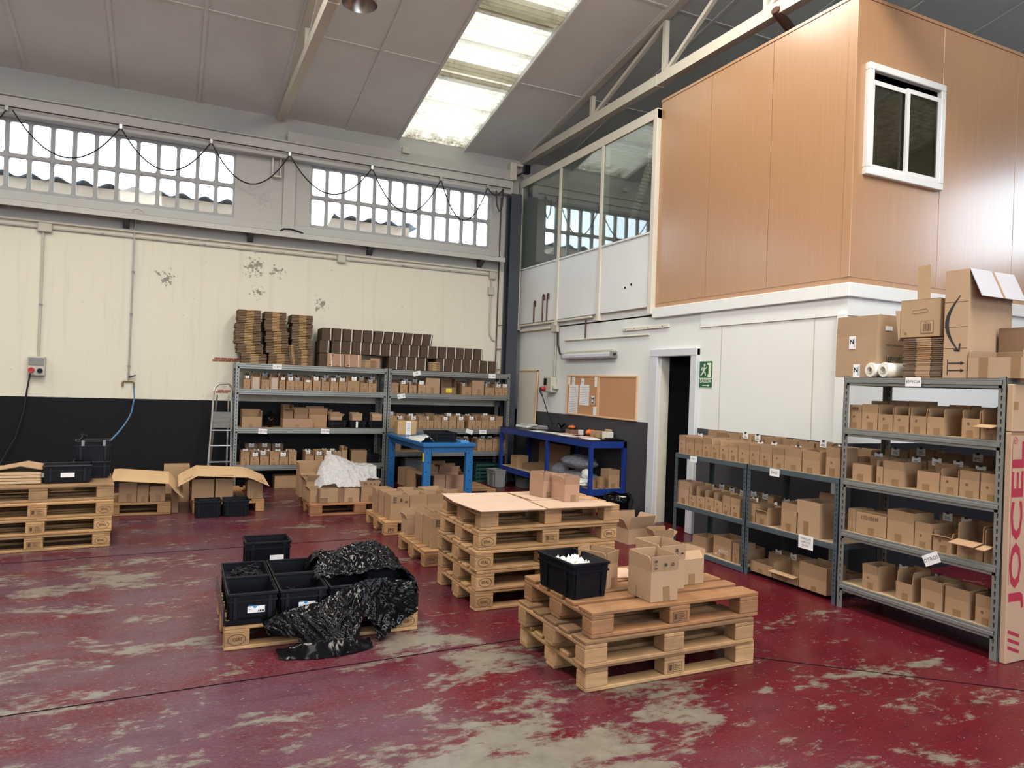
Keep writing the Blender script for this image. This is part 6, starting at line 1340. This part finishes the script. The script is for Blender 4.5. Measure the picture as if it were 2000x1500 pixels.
bm_.build('barcode', 'inkbrown', t, (.055, -.001, .025)); lettering('MPS 420', 'inkbrown', .012, t, (.055, -.0035, .102), FRONT); lettering('2JL', 'inkbrown', .022, t, (-.105, -.002, .03), FRONT)
hp = [(-.045 + .012 * math.cos(a), .185 + .012 * math.sin(a)) for a in [PI / 2 + PI * k / 8 for k in range(9)]] + [(.045 + .012 * math.cos(a), .19 + .012 * math.sin(a)) for a in [-PI / 2 + PI * k / 8 for k in range(9)]]
MB().tube([(u, -.001, v) for u, v in hp + hp[:1]], .0016, 6).build('hand_hole', 'card', t, color=(.36, .24, .14))
# big box with a curved arrow mark
t = thing('large_carton', 'large tan carton with a curved arrow mark and a hanging white flap', 'box', (4.82, 3.155, ZE), -PI / 2)
CB = (.44, .30, .20); W0, D0, H0 = .165, .48, .735
m = MB(); m.box(-W0 / 2, W0 / 2, 0, .005, 0, H0).box(-W0 / 2, W0 / 2, D0 - .005, D0, 0, H0).box(-W0 / 2, -W0 / 2 + .005, .005, D0 - .005, 0, H0).box(-W0 / 2 + .005, W0 / 2, .005, D0 - .005, H0 - .005, H0).box(-W0 / 2 + .005, W0 / 2 - .005, .005, D0 - .005, 0, .005).box(W0 / 2 - .005, W0 / 2, .005, D0 - .005, 0, H0 - .03)
m.build('carton', 'card', t, color=CB)
MB().box(0, .005, .0, D0, -.21, 0).build('flap', 'card', t, (W0 / 2, 0, H0), color=(.50, .53, .62), rot=(0, -.42, 0))
MB().box(.0, .0012, .225, .25, -.21, 0).build('tape_strip', 'cleartape', t, (W0 / 2 + .0055, 0, H0), rot=(0, -.42, 0))
arc = []
for k in range(17):
    q = k / 16; z = .56 - .375 * q; x = .035 - .098 * math.sin(PI * q * .92 + .1) ; th = .004 + .010 * math.sin(PI * min(1, q * 1.0))
    arc.append((x, z, th))
poly = [(x - th, z) for x, z, th in arc] + [(x + th, z) for x, z, th in arc[::-1]]
o = MB()
for k in range(16):
    a, b_ = arc[k], arc[k + 1]; o.add([(a[0] - a[2], -.001, a[1]), (a[0] + a[2], -.001, a[1]), (b_[0] + b_[2], -.001, b_[1]), (b_[0] - b_[2], -.001, b_[1])], [(0, 3, 2, 1)])
e = arc[-1]; o.add([(e[0] - .035, -.001, e[1] + .01), (e[0] - .025, -.001, e[1] - .004), (e[0] + .012, -.001, e[1] - .008), (e[0] + .018, -.001, e[1] + .05), (e[0] + .006, -.001, e[1] + .05), (e[0] + .002, -.001, e[1] + .008)], [(0, 5, 4, 3, 2, 1)])
o.build('arrow_mark', 'ink', t)
for z in (.05, .10):
    MB().box(-.045, .045, -.0012, 0, z - .004, z + .004).add([(.04, -.0012, z - .014), (.068, -.0012, z), (.04, -.0012, z + .014)], [(0, 1, 2)]).build('handling_arrow', 'ink', t)
MB().box(-.052, -.046, -.0012, 0, .02, .125).build('handling_arrow', 'ink', t)
for z in (.515, .345, .20): MB().box(-W0 / 2, W0 / 2, -.0008, 0, z, z + .003).build('crease', 'inkbrown', t)
t = carton('long flat open tray box with brown tape on the tall rack', (4.81, 2.885, ZE), .345, .3, .135, -PI / 2, 'b-15:.05 l-10:.05 r0:.05', .05, c=(.44, .31, .21), tp=False)
for x in (-.07, .13): tape(t, x, -.0015, 0, .055, .135)
carton('brown open box behind the flat tray box on tall rack', (5.12, 2.90, ZE), .3, .2, .33, -PI / 2, 'f0:.02', .02, c=BROWN, tp=False)
# long carton standing at the end of the tall rack
t = thing('long_carton', 'tall tan carton with red lettering standing at the end of tall rack', 'box', (4.805, 2.755, 0.001)); t.rotation_euler = (0, -.008, 0)
MB().box(0, .45, 0, .038, 0, 1.46, .004).build('carton', 'card', t, color=(.42, .285, .205))
o = lettering('JOCEL', 'inkred', .165, t, (.082, -.001, .885), (PI / 2, -PI / 2, 0), 2.25, .004)
for z in (.085, .135, .185): MB().add([(.02, -.001, z + .03), (.02, -.001, z + .008), (.14, -.001, z - .035), (.14, -.001, z - .013)], [(0, 1, 2, 3)]).build('print_stripe', 'inkred', t)
MB().box(.012, .015, -.001, 0, .5, 1.40).build('print_line', 'inkred', t); lettering('R', 'inkred', .03, t, (.04, -.001, 1.41), (PI / 2, -PI / 2, 0)); MB().tube([(.04 + .02 * math.cos(a), -.001, 1.41 + .02 * math.sin(a)) for a in [2 * PI * k / 20 for k in range(21)]], .0015, 6).build('print_line', 'inkred', t)
MB().box(.0, .45, -.001, 0, 1.445, 1.46).build('crease', 'tape', t)
t = thing('short_carton', 'short tan carton with tape squares resting on the red-lettered carton', 'box', (4.795, 2.755, 1.466)); MB().box(0, .40, 0, .038, 0, .30, .004).build('carton', 'card', t, color=(.45, .31, .21))
for x, z in ((.09, .31), (.03, .14), (.17, .2)): tape(t, x, -.001, z, .05, .05)
